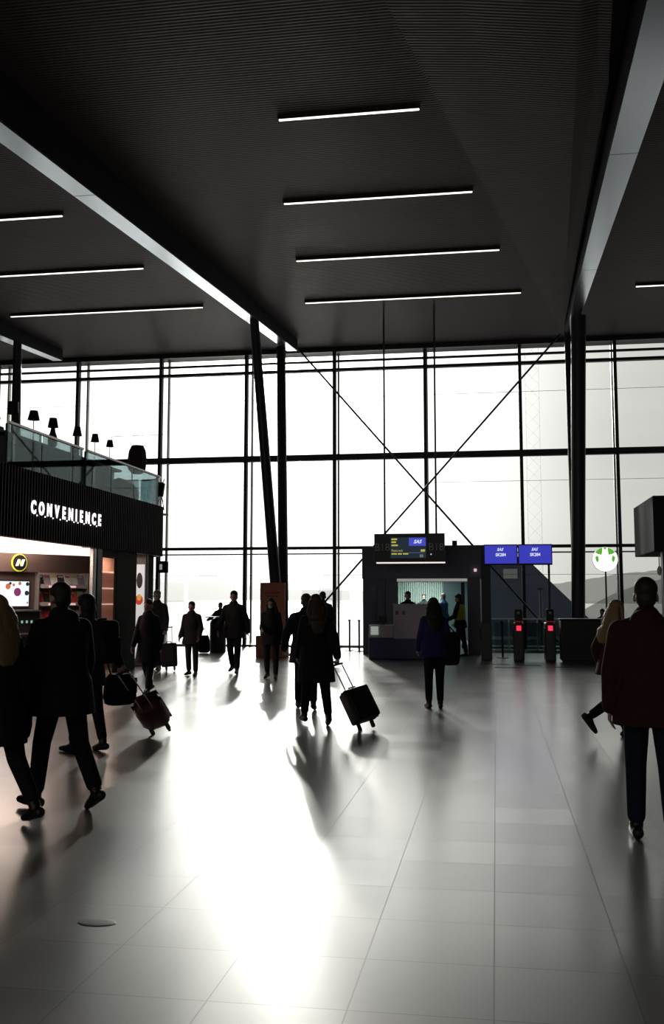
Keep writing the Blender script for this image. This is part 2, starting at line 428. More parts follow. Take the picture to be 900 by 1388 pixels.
MB().prism([lpt(-.045,.065), lpt(-.005,.065), lpt(.05,-.065), lpt(.012,-.065)], ND*.010).build('letter_diagonal', M_yellow, t)

# screen above the coffee corner
t = thing('advert_screen', 'bright white advertising screen on the brown wall below the round logo', 'screen', dp(1.33, 1.72, .2))
dbox(MB(), 1.03, 1.85, 1.45, 2.0, .165, .20).build('bezel', M_black, t)
disp = dbox(MB(), 1.06, 1.82, 1.48, 1.97, .20, .206).build('display', emit_mat('screen_ad', (.80,.88,.95), .85), t)
M_ad = [emit_mat('ad_purple', (.25,.04,.16), .5), emit_mat('ad_orange', (.55,.15,.06), .6), emit_mat('ad_dark', (.02,.05,.05), .3)]
for tt, z, r, k in ((1.33,1.76,.085,0), (1.55,1.87,.06,1), (1.28,1.93,.035,1), (1.11,1.74,.05,2), (1.10,1.92,.04,2), (1.50,1.93,.03,2), (1.42,1.9,.03,1), (1.09,1.55,.02,1)):
    MB().tube(dp(tt,z,.206), dp(tt,z,.209), r, r, 10).build('food_picture', M_ad[k], disp)
# coffee machine and its counter
t = thing('coffee_counter', 'dark coffee counter below the advertising screen', 'counter', dp(1.4, 0, .4))
dbox(MB(), .95, 2.4, 0, .88, .17, .6).build('cabinet', M_shopdark, t)
dbox(MB(), .93, 2.42, .88, .92, .165, .63).build('worktop', M_black, t)
t = thing('coffee_machine', 'black coffee machine with small green lights on the shop counter', 'machine', dp(1.3, .92, .4))
dbox(MB(), 1.0, 1.62, .92, 1.38, .2, .5).build('body', M_black, t)
dbox(MB(), 1.0, 1.62, 1.38, 1.41, .18, .55).build('top_tray', M_chrome, t)
for k in range(5):
    dbox(MB(), 1.06+k*.11, 1.10+k*.11, 1.15, 1.2, .5, .508).build('indicator', emit_mat('green_light', (.35,.7,.5), .5), t)
dbox(MB(), 1.1, 1.5, .93, .96, .5, .6).build('drip_tray', M_chrome, t)

# magazine rack
t = thing('magazine_rack', 'lit rack with four slanting shelves of magazines in the shop', 'rack', dp(.28, 0, .15))
dbox(MB(), -.36, .88, .2, 2.16, -.02, .0).build('back_panel', M_shopwhite, t)
for tt in (-.35, .88): dbox(MB(), tt-.012, tt+.012, .1, 2.16, 0, .3).build('side_panel', M_chrome, t)
rowz = [1.90, 1.54, 1.10, .68]
for z in rowz:
    dbox(MB(), -.34, .87, z-.05, z-.03, 0, .28).build('shelf', M_chrome, t)
    dbox(MB(), -.34, .87, z-.06, z+.02, .28, .288).build('shelf_lip', mat('clear_lip', (.5,.45,.45), .2), t)
    for k, tt in enumerate((.05, .55)):
        dbox(MB(), tt-.09, tt+.09, z-.045, z-.005, .288, .294).build('price_strip', emit_mat('price_strip_light', (1,.6,.55), .7), t)
cols = [('red', (.65,.07,.06)), ('white', (.8,.76,.74)), ('grey', (.3,.27,.3)), ('pink', (.8,.36,.36)), ('black', (.03,.03,.035)), ('cream', (.6,.5,.36)), ('orange', (.6,.2,.06))]
names = ['top', 'second', 'third', 'lowest']; ordn = ['first', 'second', 'third', 'fourth', 'fifth', 'sixth', 'seventh']
seqs = [[4,2,1,4,1,1,2], [0,4,5,2,1,0,5], [3,0,0,4,3,0,3], [5,0,3,1,5,0,2]]
for r, z in enumerate(rowz):
    for k in range(7):
        ci = seqs[r][k]; cn, cc = cols[ci]
        tt = .80-k*.172; tilt = R(16)
        rot = RM @ Matrix.Rotation(tilt, 3, 'X')
        hgt = .215 if r == 0 else .25 if r != 2 else .29
        c = dp(tt, z+hgt/2+.0, .20-.0)
        lab = '%s-covered magazine on the %s rack shelf, %s from the left' % (cn, names[r], ordn[k])
        mg = thing('magazine', lab, 'magazine', c, 'magazines on the shop rack')
        cv = MB().box(c, (.162, .012, hgt), rot).build('cover', mat('cover_'+cn, cc, .35, var=.5, scale=22), mg)
        MB().box(c+rot @ V((0,.0065,hgt*.34)), (.12, .002, hgt*.15), rot).build('masthead', mat('masthead_%d' % (k % 3), [(.7,.7,.7),(.55,.08,.06),(.7,.55,.1)][k % 3], .4), cv)
# lit shelf seen through the narrow doorway
t = thing('wooden_shelf_unit', 'lit wooden shelf unit seen through the narrow opening beside the shop pier', 'shelf', (-9.0, 22.3, 0))
MB().bb(-9.2, -9.15, 20.95, 23.45, 0, 2.6).build('back_panel', M_wood, t)
for z in (.55, 1.0, 1.5, 1.87, 2.25): MB().bb(-9.15, -8.92, 20.95, 23.45, z-.015, z+.015).build('shelf', emit_mat('glowing_shelf_board', (1,.62,.5), .5), t)  # boards given their own glow for the light falling on the shelves
for yy in (20.93, 23.45): MB().bb(-9.2, -8.92, yy-.02, yy+.02, 0, 2.6).build('side_panel', M_wood, t)

# fascia lettering
t = thing('shop_sign', 'glowing white capital letters CONVENIENCE on the ribbed fascia', 'sign', (FX+.06, 18.55, 3.28))
word = 'CONVENIENCE'; ya, yb = 16.78, 20.16
adv = [1.0,1.05,1.05,1.0,.95,1.05,.6,.95,1.05,1.0,.9]; tot = sum(adv); yy = ya
for ch, a in zip(word, adv):
    wch = (yb-ya)*a/tot
    mb = text_mb(ch, .32, (FX+.07, yy+wch/2, 3.275), (0,1,0), (0,0,1), .012, .014, 0, .85)
    mb.build('letter', M_letter, t)
    MB().bb(FX+.062, FX+.074, yy+wch-.02, yy+wch+.01, 3.135, 3.16).build('dot', M_letter, t) if ch != 'E' or yy < ya+2.9 else None
    yy += wch

# advert totem by the shop end
M_tot = emit_mat('totem_poster', (.75,.80,.84), .55)
t = thing('advert_totem', 'tall white backlit poster with food pictures at the dark end of the shop', 'poster', (-8.55, 23.2, 0))
MB().bb(-8.73, -8.38, 23.24, 23.4, .02, 2.8, .02).build('casing', mat('totem_grey', (.06,.075,.09), .4), t)
pst = MB().bb(-8.69, -8.42, 23.225, 23.24, .19, 2.46).build('poster', M_tot, t)
MB().loft([((-8.545,23.224,2.07), (.075,0,0), (0,0,.19)), ((-8.545,23.215,2.07), (.075,0,0), (0,0,.19))], 24).build('cup_picture', emit_mat('poster_black', (.02,.02,.025), .2), pst)
M_pr = emit_mat('poster_red', (.6,.06,.03), .5); M_py = emit_mat('poster_yellow', (.75,.4,.08), .5)
MB().loft([((-8.55,23.224,1.6), (.10,0,0), (0,0,.12)), ((-8.55,23.216,1.6), (.10,0,0), (0,0,.12))], 16).build('food_picture', M_pr, pst)
MB().loft([((-8.545,23.215,1.66), (.055,0,0), (0,0,.08)), ((-8.545,23.212,1.66), (.055,0,0), (0,0,.08))], 12).build('food_picture', M_py, pst)
MB().prism([(-8.69,23.222,.45), (-8.60,23.222,.62), (-8.69,23.222,.9)], (0,-.005,0)).build('food_picture', M_pr, pst)
# hanging sign at the fascia end
t = thing('hanging_sign', 'small dark box sign hanging under the rounded end of the fascia', 'sign', (-8.33, 24.3, 2.6))
MB().bb(-8.46, -8.2, 24.25, 24.37, 2.28, 2.58, .02).build('box', M_black, t)
for xx in (-8.42, -8.24): MB().tube((xx,24.31,2.58), (xx,24.31,2.9), .012).build('hanger', M_steel, t)
MB().bb(-8.40, -8.33, 24.245, 24.25, 2.36, 2.5).build('pictogram', emit_mat('pictogram_white', (.6,.6,.6), .4), t)
MB().bb(-13, FX-.3, 24.2, 24.5, 2.72, 2.9).build('sign_support', M_shopdark, t)

# ------------------------------------------------------------------ mezzanine balustrade, lamps, furniture
bal = thing('glass_balustrade', 'tinted glass balustrade along the mezzanine edge above the shop fascia', 'balustrade', (FX, 20, 3.95))
BX = FX-.06
panels = [(10.0,12.0), (12.04,14.0), (14.04,15.8), (16.15,17.45), (17.5,18.85), (18.9,19.35), (19.56,20.9), (20.94,22.3), (22.34,23.2), (23.24,24.05)]
for a, c in panels: MB().bb(BX-.009, BX+.009, a, c, 3.93, 4.70).build('glass_panel', M_tint, bal)
for a, c in ((10.0,15.8), (16.15,19.35), (19.56,24.1)): MB().bb(BX-.03, BX+.03, a, c, 4.70, 4.74).build('handrail', M_chrome, bal)
for yy in (16.15,17.47,18.87,19.36,19.56,20.92,22.32,24.05): MB().tube((BX-.04,yy,3.93), (BX-.04,yy,4.70), .018).build('post', M_steel, bal)
for k in range(4):
    a0, a1 = R(k*22), R(k*22+21)
    pa = V((FX-rc+(rc-.06)*math.cos(a0), 24.06+(rc-.06)*math.sin(a0), 0)); pb = V((FX-rc+(rc-.06)*math.cos(a1), 24.06+(rc-.06)*math.sin(a1), 0))
    MB().bar(pa+V((0,0,4.315)), pb+V((0,0,4.315)), .018, .77).build('glass_panel', M_tint, bal)
    MB().bar(pa+V((0,0,4.72)), pb+V((0,0,4.72)), .05, .035).build('handrail', M_chrome, bal)
MB().bb(-13.5, FX-rc, 24.78, 24.8, 3.93, 4.7).build('glass_panel', M_tint, bal)
MB().bb(-13.5, FX-rc, 24.76, 24.82, 4.7, 4.74).build('handrail', M_chrome, bal)

bar = thing('bar_counter', 'long bar counter behind the tinted balustrade carrying the table lamps', 'counter', (-8.85, 19.3, 3.92))
M_bar = mat('bar_dark', (.05,.055,.06), .5)
MB().bb(-9.05, -8.62, 16.2, 22.1, 4.58, 4.63).build('worktop', M_bar, bar)
for yy in (16.6, 18.3, 20.0, 21.8): MB().bb(-9.0, -8.7, yy-.03, yy+.03, 3.92, 4.58).build('leg', M_bar, bar)
MB().bb(-9.06, -9.03, 16.2, 22.1, 4.05, 4.58).build('front_panel', mat('bar_front', (.25,.30,.31), .4), bar)
M_shade = mat('dark_lamp_shade', (.03,.024,.026), .7)
llab = ['dark square-topped table lamp on the bar, nearest the left picture edge', 'dark cone-shaded table lamp, second from the left along the bar',
        'dark cone-shaded table lamp with a round dark body, third from the left', 'dark cone-shaded table lamp in front of the window mullion, fourth from the left',
        'dark cone-shaded table lamp, fifth from the left along the bar', 'dark cone-shaded table lamp farthest right along the bar']
for i, (yy, zb, zt, r0, r1) in enumerate(((17.05,5.04,5.27,.085,.075), (17.89,5.08,5.26,.098,.062), (18.75,5.08,5.27,.09,.062), (19.94,5.10,5.30,.085,.05), (20.9,5.12,5.30,.08,.052), (21.77,5.14,5.30,.075,.05))):
    t = thing('table_lamp', llab[i], 'lamp', (-8.8, yy, 4.63), 'table lamps on the mezzanine bar')
    MB().lathe((-8.8,yy,0), [(r0*1.2,zb), (r0*1.17,zb+.01), (r1*1.2,zt)]).build('lamp_shade', M_shade, t, True)
    MB().tube((-8.8,yy,4.64), (-8.8,yy,zb+.02), .009).build('stem', M_chrome, t)
    MB().lathe((-8.8,yy,4.63), [(.06,0), (.06,.012), (.02,.02)]).build('base', M_chrome, t, True)
    if i == 2: MB().lathe((-8.8,yy,4.65), [(.02,0), (.09,.06), (.1,.16), (.085,.25), (.055,.33), (.04,.42), (.02,.45)]).build('body', M_shade, t, True)
    if i == 0: MB().box((-8.76,yy+.02,5.0), (.12,.08,.16), None, .02).build('body', M_shade, t)
# chairs' backs peeping over the bar
def bar_chair(yy, lab, z):
    t = thing('bar_chair', lab, 'chair', (-9.35, yy, 3.92), 'bar chairs on the mezzanine')
    MB().box((-9.35,yy,4.42), (.38,.36,.05), None, .02).build('seat', M_shade, t)
    MB().box((-9.53,yy,z-.17), (.05,.36,.36), None, .02).build('backrest', M_shade, t)
    for sx in (-1,1):
        for sy in (-1,1): MB().tube((-9.35+sx*.16,yy+sy*.15,3.92), (-9.35+sx*.14,yy+sy*.13,4.42), .015).build('leg', M_steel, t)
    for sy in (-1,1): MB().tube((-9.52,yy+sy*.14,4.42), (-9.53,yy+sy*.14,z-.3), .014).build('back_post', M_steel, t)
bar_chair(18.9, 'dark bar chair between the second and third mezzanine lamps', 4.90)
bar_chair(21.5, 'dark bar chair right of the fourth mezzanine lamp', 5.10)
bar_chair(17.9, 'dark bar chair beside the column at the left end of the bar', 4.98)
# barrel pendant in a thin wire frame
M_wick = mat('dark_wicker', (.045,.032,.03), .75, bump=.4, scale=40)
t = thing('pendant_lamp', 'big dark barrel-shaped pendant hanging in a thin wire frame at the mezzanine end', 'lamp', (-9.6, 25.9, 5.0))
pc = V((-9.55, 25.6, 0))
MB().lathe(pc, [(.13,5.0), (.24,5.12), (.265,5.38), (.235,5.62), (.17,5.76), (.165,5.77)], 9).build('shade', M_wick, t)
for a in (0, 120, 240):
    q = pc+V((.14*math.cos(R(a)), .14*math.sin(R(a)), 0))
    MB().tube(q+V((0,0,5.76)), q+V((0,0,6.05)), .005).build('cord', M_steel, t)
MB().tube(pc+V((-.75,0,6.04)), pc+V((.75,0,6.06)), .008).build('frame_bar', M_steel, t)
for sx in (-1, 1): MB().tube(pc+V((sx*.75,0,6.05)), pc+V((sx*.75,0,3.9)), .007).build('frame_post', M_steel, t)
MB().bb(pc.x-.85, pc.x+.85, pc.y-.15, pc.y+.15, 3.86, 3.9).build('frame_foot', M_steel, t)
# round armchairs behind the glass
def tub(xx, yy, r, lab):
    t = thing('tub_chair', lab, 'chair', (xx, yy, 3.92), 'tub chairs on the mezzanine')
    Mt = mat('grey_felt', (.10,.12,.13), .9)
    MB().lathe((xx,yy,3.94), [(r*.8,0), (r,.1), (r,.36), (r*.9,.40)]).build('seat', Mt, t, True)
    rings = []
    for k in range(13):
        a = R(20+k*18-10); h = .62-.22*abs(k-6)/6
        c = V((xx+math.cos(a)*r*.92, yy+math.sin(a)*r*.92, 3.94+h/2+.05)); rings.append((c, V((0,0,h/2)), V((math.cos(a)*.06, math.sin(a)*.06, 0))))
    MB().loft(rings, 12, 3).build('backrest', Mt, t, True)
tub(-9.25, 23.75, .40, 'round grey tub chair behind the glass below the pendant')
tub(-9.0, 23.0, .32, 'smaller round tub chair left of the one below the pendant')
t = thing('loudspeaker', 'small dark loudspeaker on a bent arm at the rounded end of the balustrade', 'speaker', (-8.6, 24.55, 4.3))
MB().box((-8.44,24.42,4.42), (.12,.14,.36), Matrix.Rotation(R(8), 3, 'Y'), .03).build('cabinet', M_black, t)
MB().tube((-8.44,24.42,4.26), (-8.40,24.52,3.9), .012).build('arm', M_steel, t)
MB().tube((-8.44,24.42,4.58), (-8.36,24.44,4.70), .012).build('bracket', M_steel, t)

# ------------------------------------------------------------------ gate portal, desk, signs
por = thing('gate_portal', 'dark boxy gate portal framing the boarding corridor under the B18 sign', 'portal', (-2.2, 30, 0))
MB().bb(-3.9, -2.88, 29.5, 29.8, 0, 2.22).build('left_block', M_portal, por)
MB().bb(-3.9, -3.84, 29.8, 35.95, 0, 2.22).build('side_wall', M_portal, por)
MB().bb(-3.92, -.40, 29.46, 31.9, 2.22, 3.17, .01).build('header', M_portal, por)
MB().bb(-3.92, -.40, 31.9, 35.95, 2.22, 2.36).build('roof', M_portal, por)
MB().bb(-.82, -.45, 29.5, 35.95, 0, 2.22).build('right_pier', M_portal, por)
MB().bb(-2.88, -.82, 29.48, 29.6, 2.14, 2.22).build('header_light', mat('header_light_strip', (.4,.38,.38), .4, emis=(1,.95,.9), es=.25), por)
MB().bb(-3.62, -3.5, 29.44, 29.5, .7, 2.0).build('reflection_strip', mat('reflection_tone', (.10,.14,.17), .1), por)  # paler strip whose colour stands in for a reflection in the cladding
MB().bb(-3.3, -3.24, 29.44, 29.5, .1, 2.2).build('cladding_joint', mat('joint_blue', (.04,.055,.085), .3), por)
MB().bb(-1.0, -.9, 29.44, 29.5, .2, 2.1).build('frame_reveal', M_black, por)
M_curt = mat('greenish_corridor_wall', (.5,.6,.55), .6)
cor = thing('boarding_corridor', 'pale green corridor with a ribbed end wall seen through the gate portal', 'corridor', (-2, 38, 0))
MB().bb(-4.2, -.5, 36.06, 40.2, -.02, 0).build('corridor_floor', mat('corridor_floor_grey', (.22,.24,.24), .35), cor)
cw = MB()
for k in range(24): cw.bb(-4.1+k*.085, -4.1+k*.085+.05, 39.9, 40.0, 0, 2.6)
cw.bb(-4.1, -2.05, 40, 40.1, 0, 2.6)
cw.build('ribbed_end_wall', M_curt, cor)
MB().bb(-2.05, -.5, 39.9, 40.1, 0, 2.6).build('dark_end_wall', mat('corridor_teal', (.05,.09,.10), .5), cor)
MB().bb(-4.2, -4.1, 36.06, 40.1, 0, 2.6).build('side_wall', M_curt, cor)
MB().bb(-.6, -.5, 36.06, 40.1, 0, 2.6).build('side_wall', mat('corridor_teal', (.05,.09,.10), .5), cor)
MB().bb(-4.2, -.5, 36.06, 40.1, 2.6, 2.7).build('corridor_roof', M_portal, cor)
MB().bb(-3.3, -3.0, 37.0, 39.6, 2.56, 2.6).build('roof_lamp', emit_mat('corridor_lamp', (.85,1,.92), 2.5), cor)

dk = thing('gate_desk', 'dark blue gate desk with a pale raised front panel below the B18 sign', 'desk', (-2.6, 27.4, 0))
MB().bb(-3.42, -1.55, 27.0, 27.8, 0, .58, .03).build('base', M_navy, dk)
MB().bb(-3.42, -2.75, 27.05, 27.75, .58, .92, .02).build('low_counter', mat('counter_pale', (.6,.58,.6), .4), dk)
MB().bb(-3.36, -3.16, 27.02, 27.05, .66, .88).build('lit_panel', emit_mat('desk_glow', (.7,.8,.7), .35), dk)
MB().bb(-2.74, -1.82, 26.98, 27.12, .56, 1.46, .01).build('front_panel', M_desk, dk)
MB().bb(-2.76, -1.80, 26.96, 27.3, 1.46, 1.49).build('panel_top', M_white, dk)
dk2 = MB(); dk2.bb(-2.68, -2.6, 26.975, 26.98, 1.20, 1.30); dk2.bb(-2.5, -2.42, 26.975, 26.98, 1.20, 1.30); dk2.build('emblem', mat('emblem_grey', (.2,.18,.24), .5), dk)
t = thing('desk_monitor', 'small black monitor standing on the low left end of the gate desk', 'monitor', (-3.08, 27.4, .92))
MB().bb(-3.20, -2.96, 27.38, 27.42, .96, 1.17, .008).build('screen', M_black, t)
MB().tube((-3.08,27.42,.93), (-3.08,27.42,1.0), .02).build('stand', M_black, t); MB().bb(-3.15, -3.01, 27.35, 27.5, .92, .935).build('foot', M_black, t)

sg = thing('gate_sign', 'black hanging gate sign reading B18 at both ends with a small flight display', 'sign', (-2.38, 27.95, 3.05))
MB().bb(-3.36, -1.39, 27.87, 28.12, 2.65, 3.45, .01).build('case', mat('sign_black', (.016,.016,.02), .35), sg)
for tx, x in (('B18', -3.13), ('B18', -1.62)): text_mb(tx, .30, (x, 27.862, 3.06), (1,0,0), (0,0,1), .01, 0, 0, .92).build('gate_number', M_dimgrey, sg)
gd = MB().bb(-2.90, -1.90, 27.862, 27.87, 2.76, 3.34).build('display', emit_mat('display_dark', (.03,.045,.07), .5), sg)
MB().bb(-2.38, -1.91, 27.857, 27.862, 3.10, 3.33).build('airline_panel', M_blue2, gd)
text_mb('SAS', .135, (-2.145, 27.853, 3.215), (1,0,0), (0,0,1), .006, .004, .35, 1.0).build('airline_logo', M_txt, gd)
tl = MB()
for x0, x1, z in ((-2.87,-2.71,3.29), (-2.87,-2.74,3.21), (-2.87,-2.69,3.12)): tl.bb(x0, x1, 27.856, 27.862, z-.022, z+.022)
tl.bb(-2.05, -1.93, 27.856, 27.862, 2.94, 3.0)
for x0, x1 in ((-2.87,-2.72), (-2.69,-2.58), (-2.55,-2.40)): tl.bb(x0, x1, 27.856, 27.862, 2.86, 2.90)
tl.build('flight_lines', M_yel, gd)
text_mb('Please wait', .085, (-2.87, 27.855, 2.97), (1,0,0), (0,0,1), .004, 0, 0, .82, 'LEFT').build('notice_text', M_yel, gd)
MB().bb(-2.4, -1.95, 27.857, 27.862, 2.905, 2.915).build('divider_line', emit_mat('display_line', (.25,.35,.55), .4), gd)
MB().bb(-2.08, -1.98, 27.857, 27.862, 2.78, 2.86).build('weather_icon', emit_mat('icon_grey', (.3,.34,.36), .4), gd)
MB().bb(-3.30, -1.38, 27.87, 28.0, 2.615, 2.65).build('light_strip', emit_mat('sign_strip', (1,.86,.8), 1.0), sg)
MB().bb(-1.78, -1.75, 27.86, 27.87, 2.85, 2.88).build('status_light', M_txt, sg)
for x in (-3.07, -1.62): MB().tube((x,28.0,3.45), (x,28.0,10.3), .028).build('hanger_rod', M_steel, sg)

def blue_screen(x0, x1, lab):
    t = thing('flight_screen', lab, 'screen', ((x0+x1)/2, 26.95, 2.8), 'blue flight screens')
    MB().bb(x0, x1, 26.92, 27.02, 2.52, 3.07, .01).build('bezel', M_black, t)
    ds = MB().bb(x0+.025, x1-.025, 26.912, 26.92, 2.56, 3.04).build('display', M_blue, t)
    cx = (x0+x1)/2
    text_mb('SAS', .105, (cx-.02, 26.907, 2.93), (1,0,0), (0,0,1), .005, .003, .35, .95).build('airline_logo', M_txt, ds)
    text_mb('SK284', .115, (cx, 26.907, 2.79), (1,0,0), (0,0,1), .005, .003, 0, .9).build('flight_number', M_txt, ds)
    return t
blue_screen(-.30, .59, 'blue flight screen reading SK284, the left one of the pair')
blue_screen(.60, 1.49, 'blue flight screen reading SK284, the right one of the pair')
t = thing('screen_post', 'tall dark post carrying the pair of blue flight screens at its left end', 'post', (-.26, 27.15, 0))
MB().bb(-.41, -.12, 27.03, 27.33, 0, 1.0, .02).build('pedestal', mat('pylon_grey', (.055,.055,.06), .4), t)
MB().bb(-.38, -.13, 27.06, 27.3, 1.0, 3.05).build('shaft', M_steel, t)
MB().bb(-.3, 1.45, 27.015, 27.1, 2.6, 2.66).build('screen_rail', M_steel, t)
MB().tube((1.40,27.07,1.0), (1.40,27.07,2.62), .03).build('side_shaft', M_steel, t)
MB().bb(-.44, -.41, 27.1, 27.2, .55, .85).build('call_box', M_black, t)
MB().bb(-.62, -.54, 29.3, 29.46, 2.42, 2.5).build('exit_lamp', emit_mat('pink_indicator', (1,.55,.65), .8), por)
def pylon(x, y, lab):
    t = thing('boarding_gate_reader', lab, 'gate', (x, y, 0), 'boarding gate readers')
    MB().bb(x-.135, x+.135, y, y+.9, 0, 1.0, .04).build('cabinet', mat('pylon_grey', (.055,.055,.06), .4), t)
    MB().bb(x-.10, x+.10, y+.02, y+.16, 1.0, 1.36, .03).build('reader_head', M_black, t)
    MB().ell((x, y+.015, 1.26), (.035,.015,.035)).build('camera_lens', mat('lens_pale', (.6,.6,.6), .3), t)
    MB().bb(x-.06, x+.06, y-.012, y+.0, .80, .93).build('reader_light', M_red, t)
    MB().bb(x-.12, x+.12, y-.006, y+.05, 1.02, 1.05).build('indicator_strip', mat('dim_red', (.25,.02,.03), .4, emis=(.5,.02,.05), es=.15), t)
    MB().bb(x-.155, x-.135, y+.1, y+.3, .6, .85).build('side_box', M_black, t)
    for s in (-1, 1): MB().bb(x+s*.14, x+s*.62, y+.44, y+.455, .2, 1.0).build('glass_wing', M_gate_glass, t)
pylon(.575, 26.62, 'grey boarding gate reader with a red light, the left one under the flight screens')
pylon(1.39, 26.75, 'grey boarding gate reader with a red light, the right one beside the black counter')
t = thing('glass_fence', 'low clear glass fence with a pale top rail behind the boarding readers', 'fence', (.6, 31, 0))
for a, c in ((-.3,.35), (.4,1.2), (1.25,2.0)): MB().bb(a, c, 30.99, 31.005, .08, 1.0).build('glass_panel', M_gate_glass, t)
MB().bb(-.32, 2.02, 30.97, 31.03, 1.0, 1.04).build('top_rail', M_chrome, t); MB().bb(-.32, 2.02, 30.97, 31.03, 0, .08).build('bottom_rail', M_fin, t)
for x in (-.32, .37, 1.22, 2.02): MB().bb(x-.02, x+.02, 30.97, 31.03, .08, 1.0).build('post', M_chrome, t)
t = thing('queue_post', 'slim dark queue post with a small round head behind the left reader', 'post', (.16, 28.2, 0))
MB().tube((.16,28.2,.02), (.16,28.2,.98), .03).build('pole', M_steel, t); MB().lathe((.16,28.2,0), [(.16,0), (.16,.015), (.04,.03)]).build('base', M_steel, t, True); MB().lathe((.16,28.2,.96), [(.045,0), (.05,.03), (.03,.06)]).build('head', M_steel, t, True)
for x, yy, lb in ((-4.58, 31.4, 'thin dark queue post left of the gate portal, farther from it'), (-4.22, 31.0, 'thin dark queue post left of the gate portal, nearer to it')):
    t = thing('queue_post', lb, 'post', (x, yy, 0), 'queue posts')
    MB().tube((x,yy,.02), (x,yy,.95), .03).build('pole', M_steel, t); MB().lathe((x,yy,0), [(.15,0), (.15,.015), (.04,.03)]).build('base', M_steel, t, True); MB().lathe((x,yy,.93), [(.04,0), (.045,.03), (.03,.05)]).build('head', M_steel, t, True)
t = thing('wall_sensor', 'small dark box on top of the gate portal right of the gate sign', 'device', (-1.18, 29.7, 3.17))
MB().bb(-1.25, -1.11, 29.6, 29.74, 3.175, 3.34, .01).build('casing', M_black, t); MB().tube((-1.18,29.67,3.165), (-1.18,29.67,3.19), .04).build('mount', M_black, t)
# floor grilles in front of the readers
for i, (x, yy, lb) in enumerate(((.0, 25.3, 'dark floor grille before the tall screen post'), (.25, 24.2, 'dark floor grille nearest the camera left of the readers'), (.75, 25.1, 'dark floor grille before the left reader'), (1.45, 24.6, 'dark floor grille before the right reader'))):
    g = MB()
    for k in range(4): g.bb(x-.3, x+.3, yy+k*.05, yy+k*.05+.025, .0, .006)
    tag(g.build('floor_grille', M_steel), lb, 'grille', 'floor grilles')

# ------------------------------------------------------------------ coffee bar at right: counter, round lit sign, kiosk
t = thing('black_counter', 'long black service counter below the round green and white sign', 'counter', (3.2, 26.5, 0))
MB().bb(1.62, 6.5, 26.15, 26.95, .06, 1.08, .02).build('cabinet', M_black, t)
MB().bb(1.60, 6.52, 26.12, 26.98, 1.08, 1.12, .008).build('worktop', M_black, t)
MB().bb(1.68, 6.4, 26.2, 26.9, 0, .06).build('plinth', M_black, t)
t = thing('round_coffee_sign', 'glowing round white sign with green leaf shapes on a thin pole', 'sign', (2.85, 27.05, 1.12))
sc0 = V((2.85, 26.98, 2.66))
MB().tube((2.855,27.03,0.0), (2.855,27.03,2.4), .022).build('pole', M_steel, t)
MB().tube(sc0+V((0,.05,0)), sc0+V((0,.12,0)), .325, .325, 40).build('rim', M_steel, t)
MB().tube(sc0+V((0,0,0)), sc0+V((0,.05,0)), .32, .32, 40).build('face', M_disc, t)
gm = MB()
def gpt(r, a): return sc0+V((r*math.sin(R(a)), -.004, r*math.cos(R(a))))
def arc(r0, r1, a0, a1, n=8):
    gm.prism([gpt(r0, a0+(a1-a0)*k/n) for k in range(n+1)]+[gpt(r1, a1-(a1-a0)*k/n) for k in range(n+1)], (0,.006,0))
for s in (-1, 1):
    gm.prism([gpt(.315, s*12), gpt(.315, s*26), gpt(.315, s*40), gpt(.315, s*54), gpt(.24, s*54), gpt(.15, s*40), gpt(.19, s*24)], (0,.006,0))
    gm.prism([gpt(.22, s*62), gpt(.26, s*78), gpt(.24, s*98), gpt(.215, s*114), gpt(.17, s*100), gpt(.17, s*78)], (0,.006,0))
    gm.prism([gpt(.27, s*124), gpt(.25, s*132), gpt(.23, s*128)], (0,.006,0))
gm.prism([gpt(.315,-9), gpt(.315,0), gpt(.315,9), gpt(.24,0)], (0,.006,0))
gm.build('emblem', M_green, t)
t = thing('coffee_kiosk', 'corner of a dark kiosk canopy and its post at the right picture edge', 'kiosk', (4.5, 22, 0))
MB().bb(3.34, 8.5, 22.0, 25.0, 2.63, 3.82, .02).build('canopy', mat('kiosk_grey', (.035,.034,.036), .8, spec=.2), t)
MB().bb(3.52, 3.72, 22.1, 22.4, 0, 2.63).build('post', M_steel, t)
MB().bb(3.72, 8.4, 22.2, 22.3, 0, 2.63).build('front_wall', M_shopdark, t)
t = thing('pendant_globe', 'small pale glass lamp hanging at the corner of the kiosk canopy', 'lamp', (3.45, 21.95, 2.2))
MB().ell((3.44,22.06,2.22), (.05,.05,.1)).build('globe', mat('pale_globe', (.7,.75,.72), .3), t, True); MB().tube((3.44,22.06,2.3), (3.44,22.06,2.64), .01).build('cord', M_steel, t)

# orange kiosk at the column foot
t = thing('orange_info_panel', 'tall orange-brown information panel standing before the twin leaning columns', 'panel', (-6.2, 27.6, 0))
M_or = mat('orange_panel', (.72,.27,.15), .5)
MB().bb(-6.57, -5.86, 27.55, 27.68, .05, 2.08, .02).build('panel', M_or, t)
MB().bb(-6.66, -5.78, 27.42, 27.82, 0, .6, .02).build('base', mat('orange_base', (.6,.22,.13), .5), t)
tx = MB()
for k, (w, z) in enumerate(((.42,1.80), (.34,1.70))): tx.bb(-6.21-w/2, -6.21+w/2, 27.545, 27.55, z-.025, z+.025)
tx.build('heading_lines', mat('faded_print', (.45,.15,.09), .5), t)
t = thing('litter_bin', 'dark round-topped litter bin by the window left of the middle', 'bin', (-8.45, 29.88, 0))
MB().lathe((-8.45,29.9,0), [(.24,0), (.25,.03), (.25,.86), (.24,.92), (.2,.99), (.12,1.04), (.02,1.06)]).build('body', mat('bin_grey', (.03,.032,.036), .4), t, True)
MB().box((-8.45,29.64,.88), (.24,.05,.09), None, .01).build('flap', M_black, t)
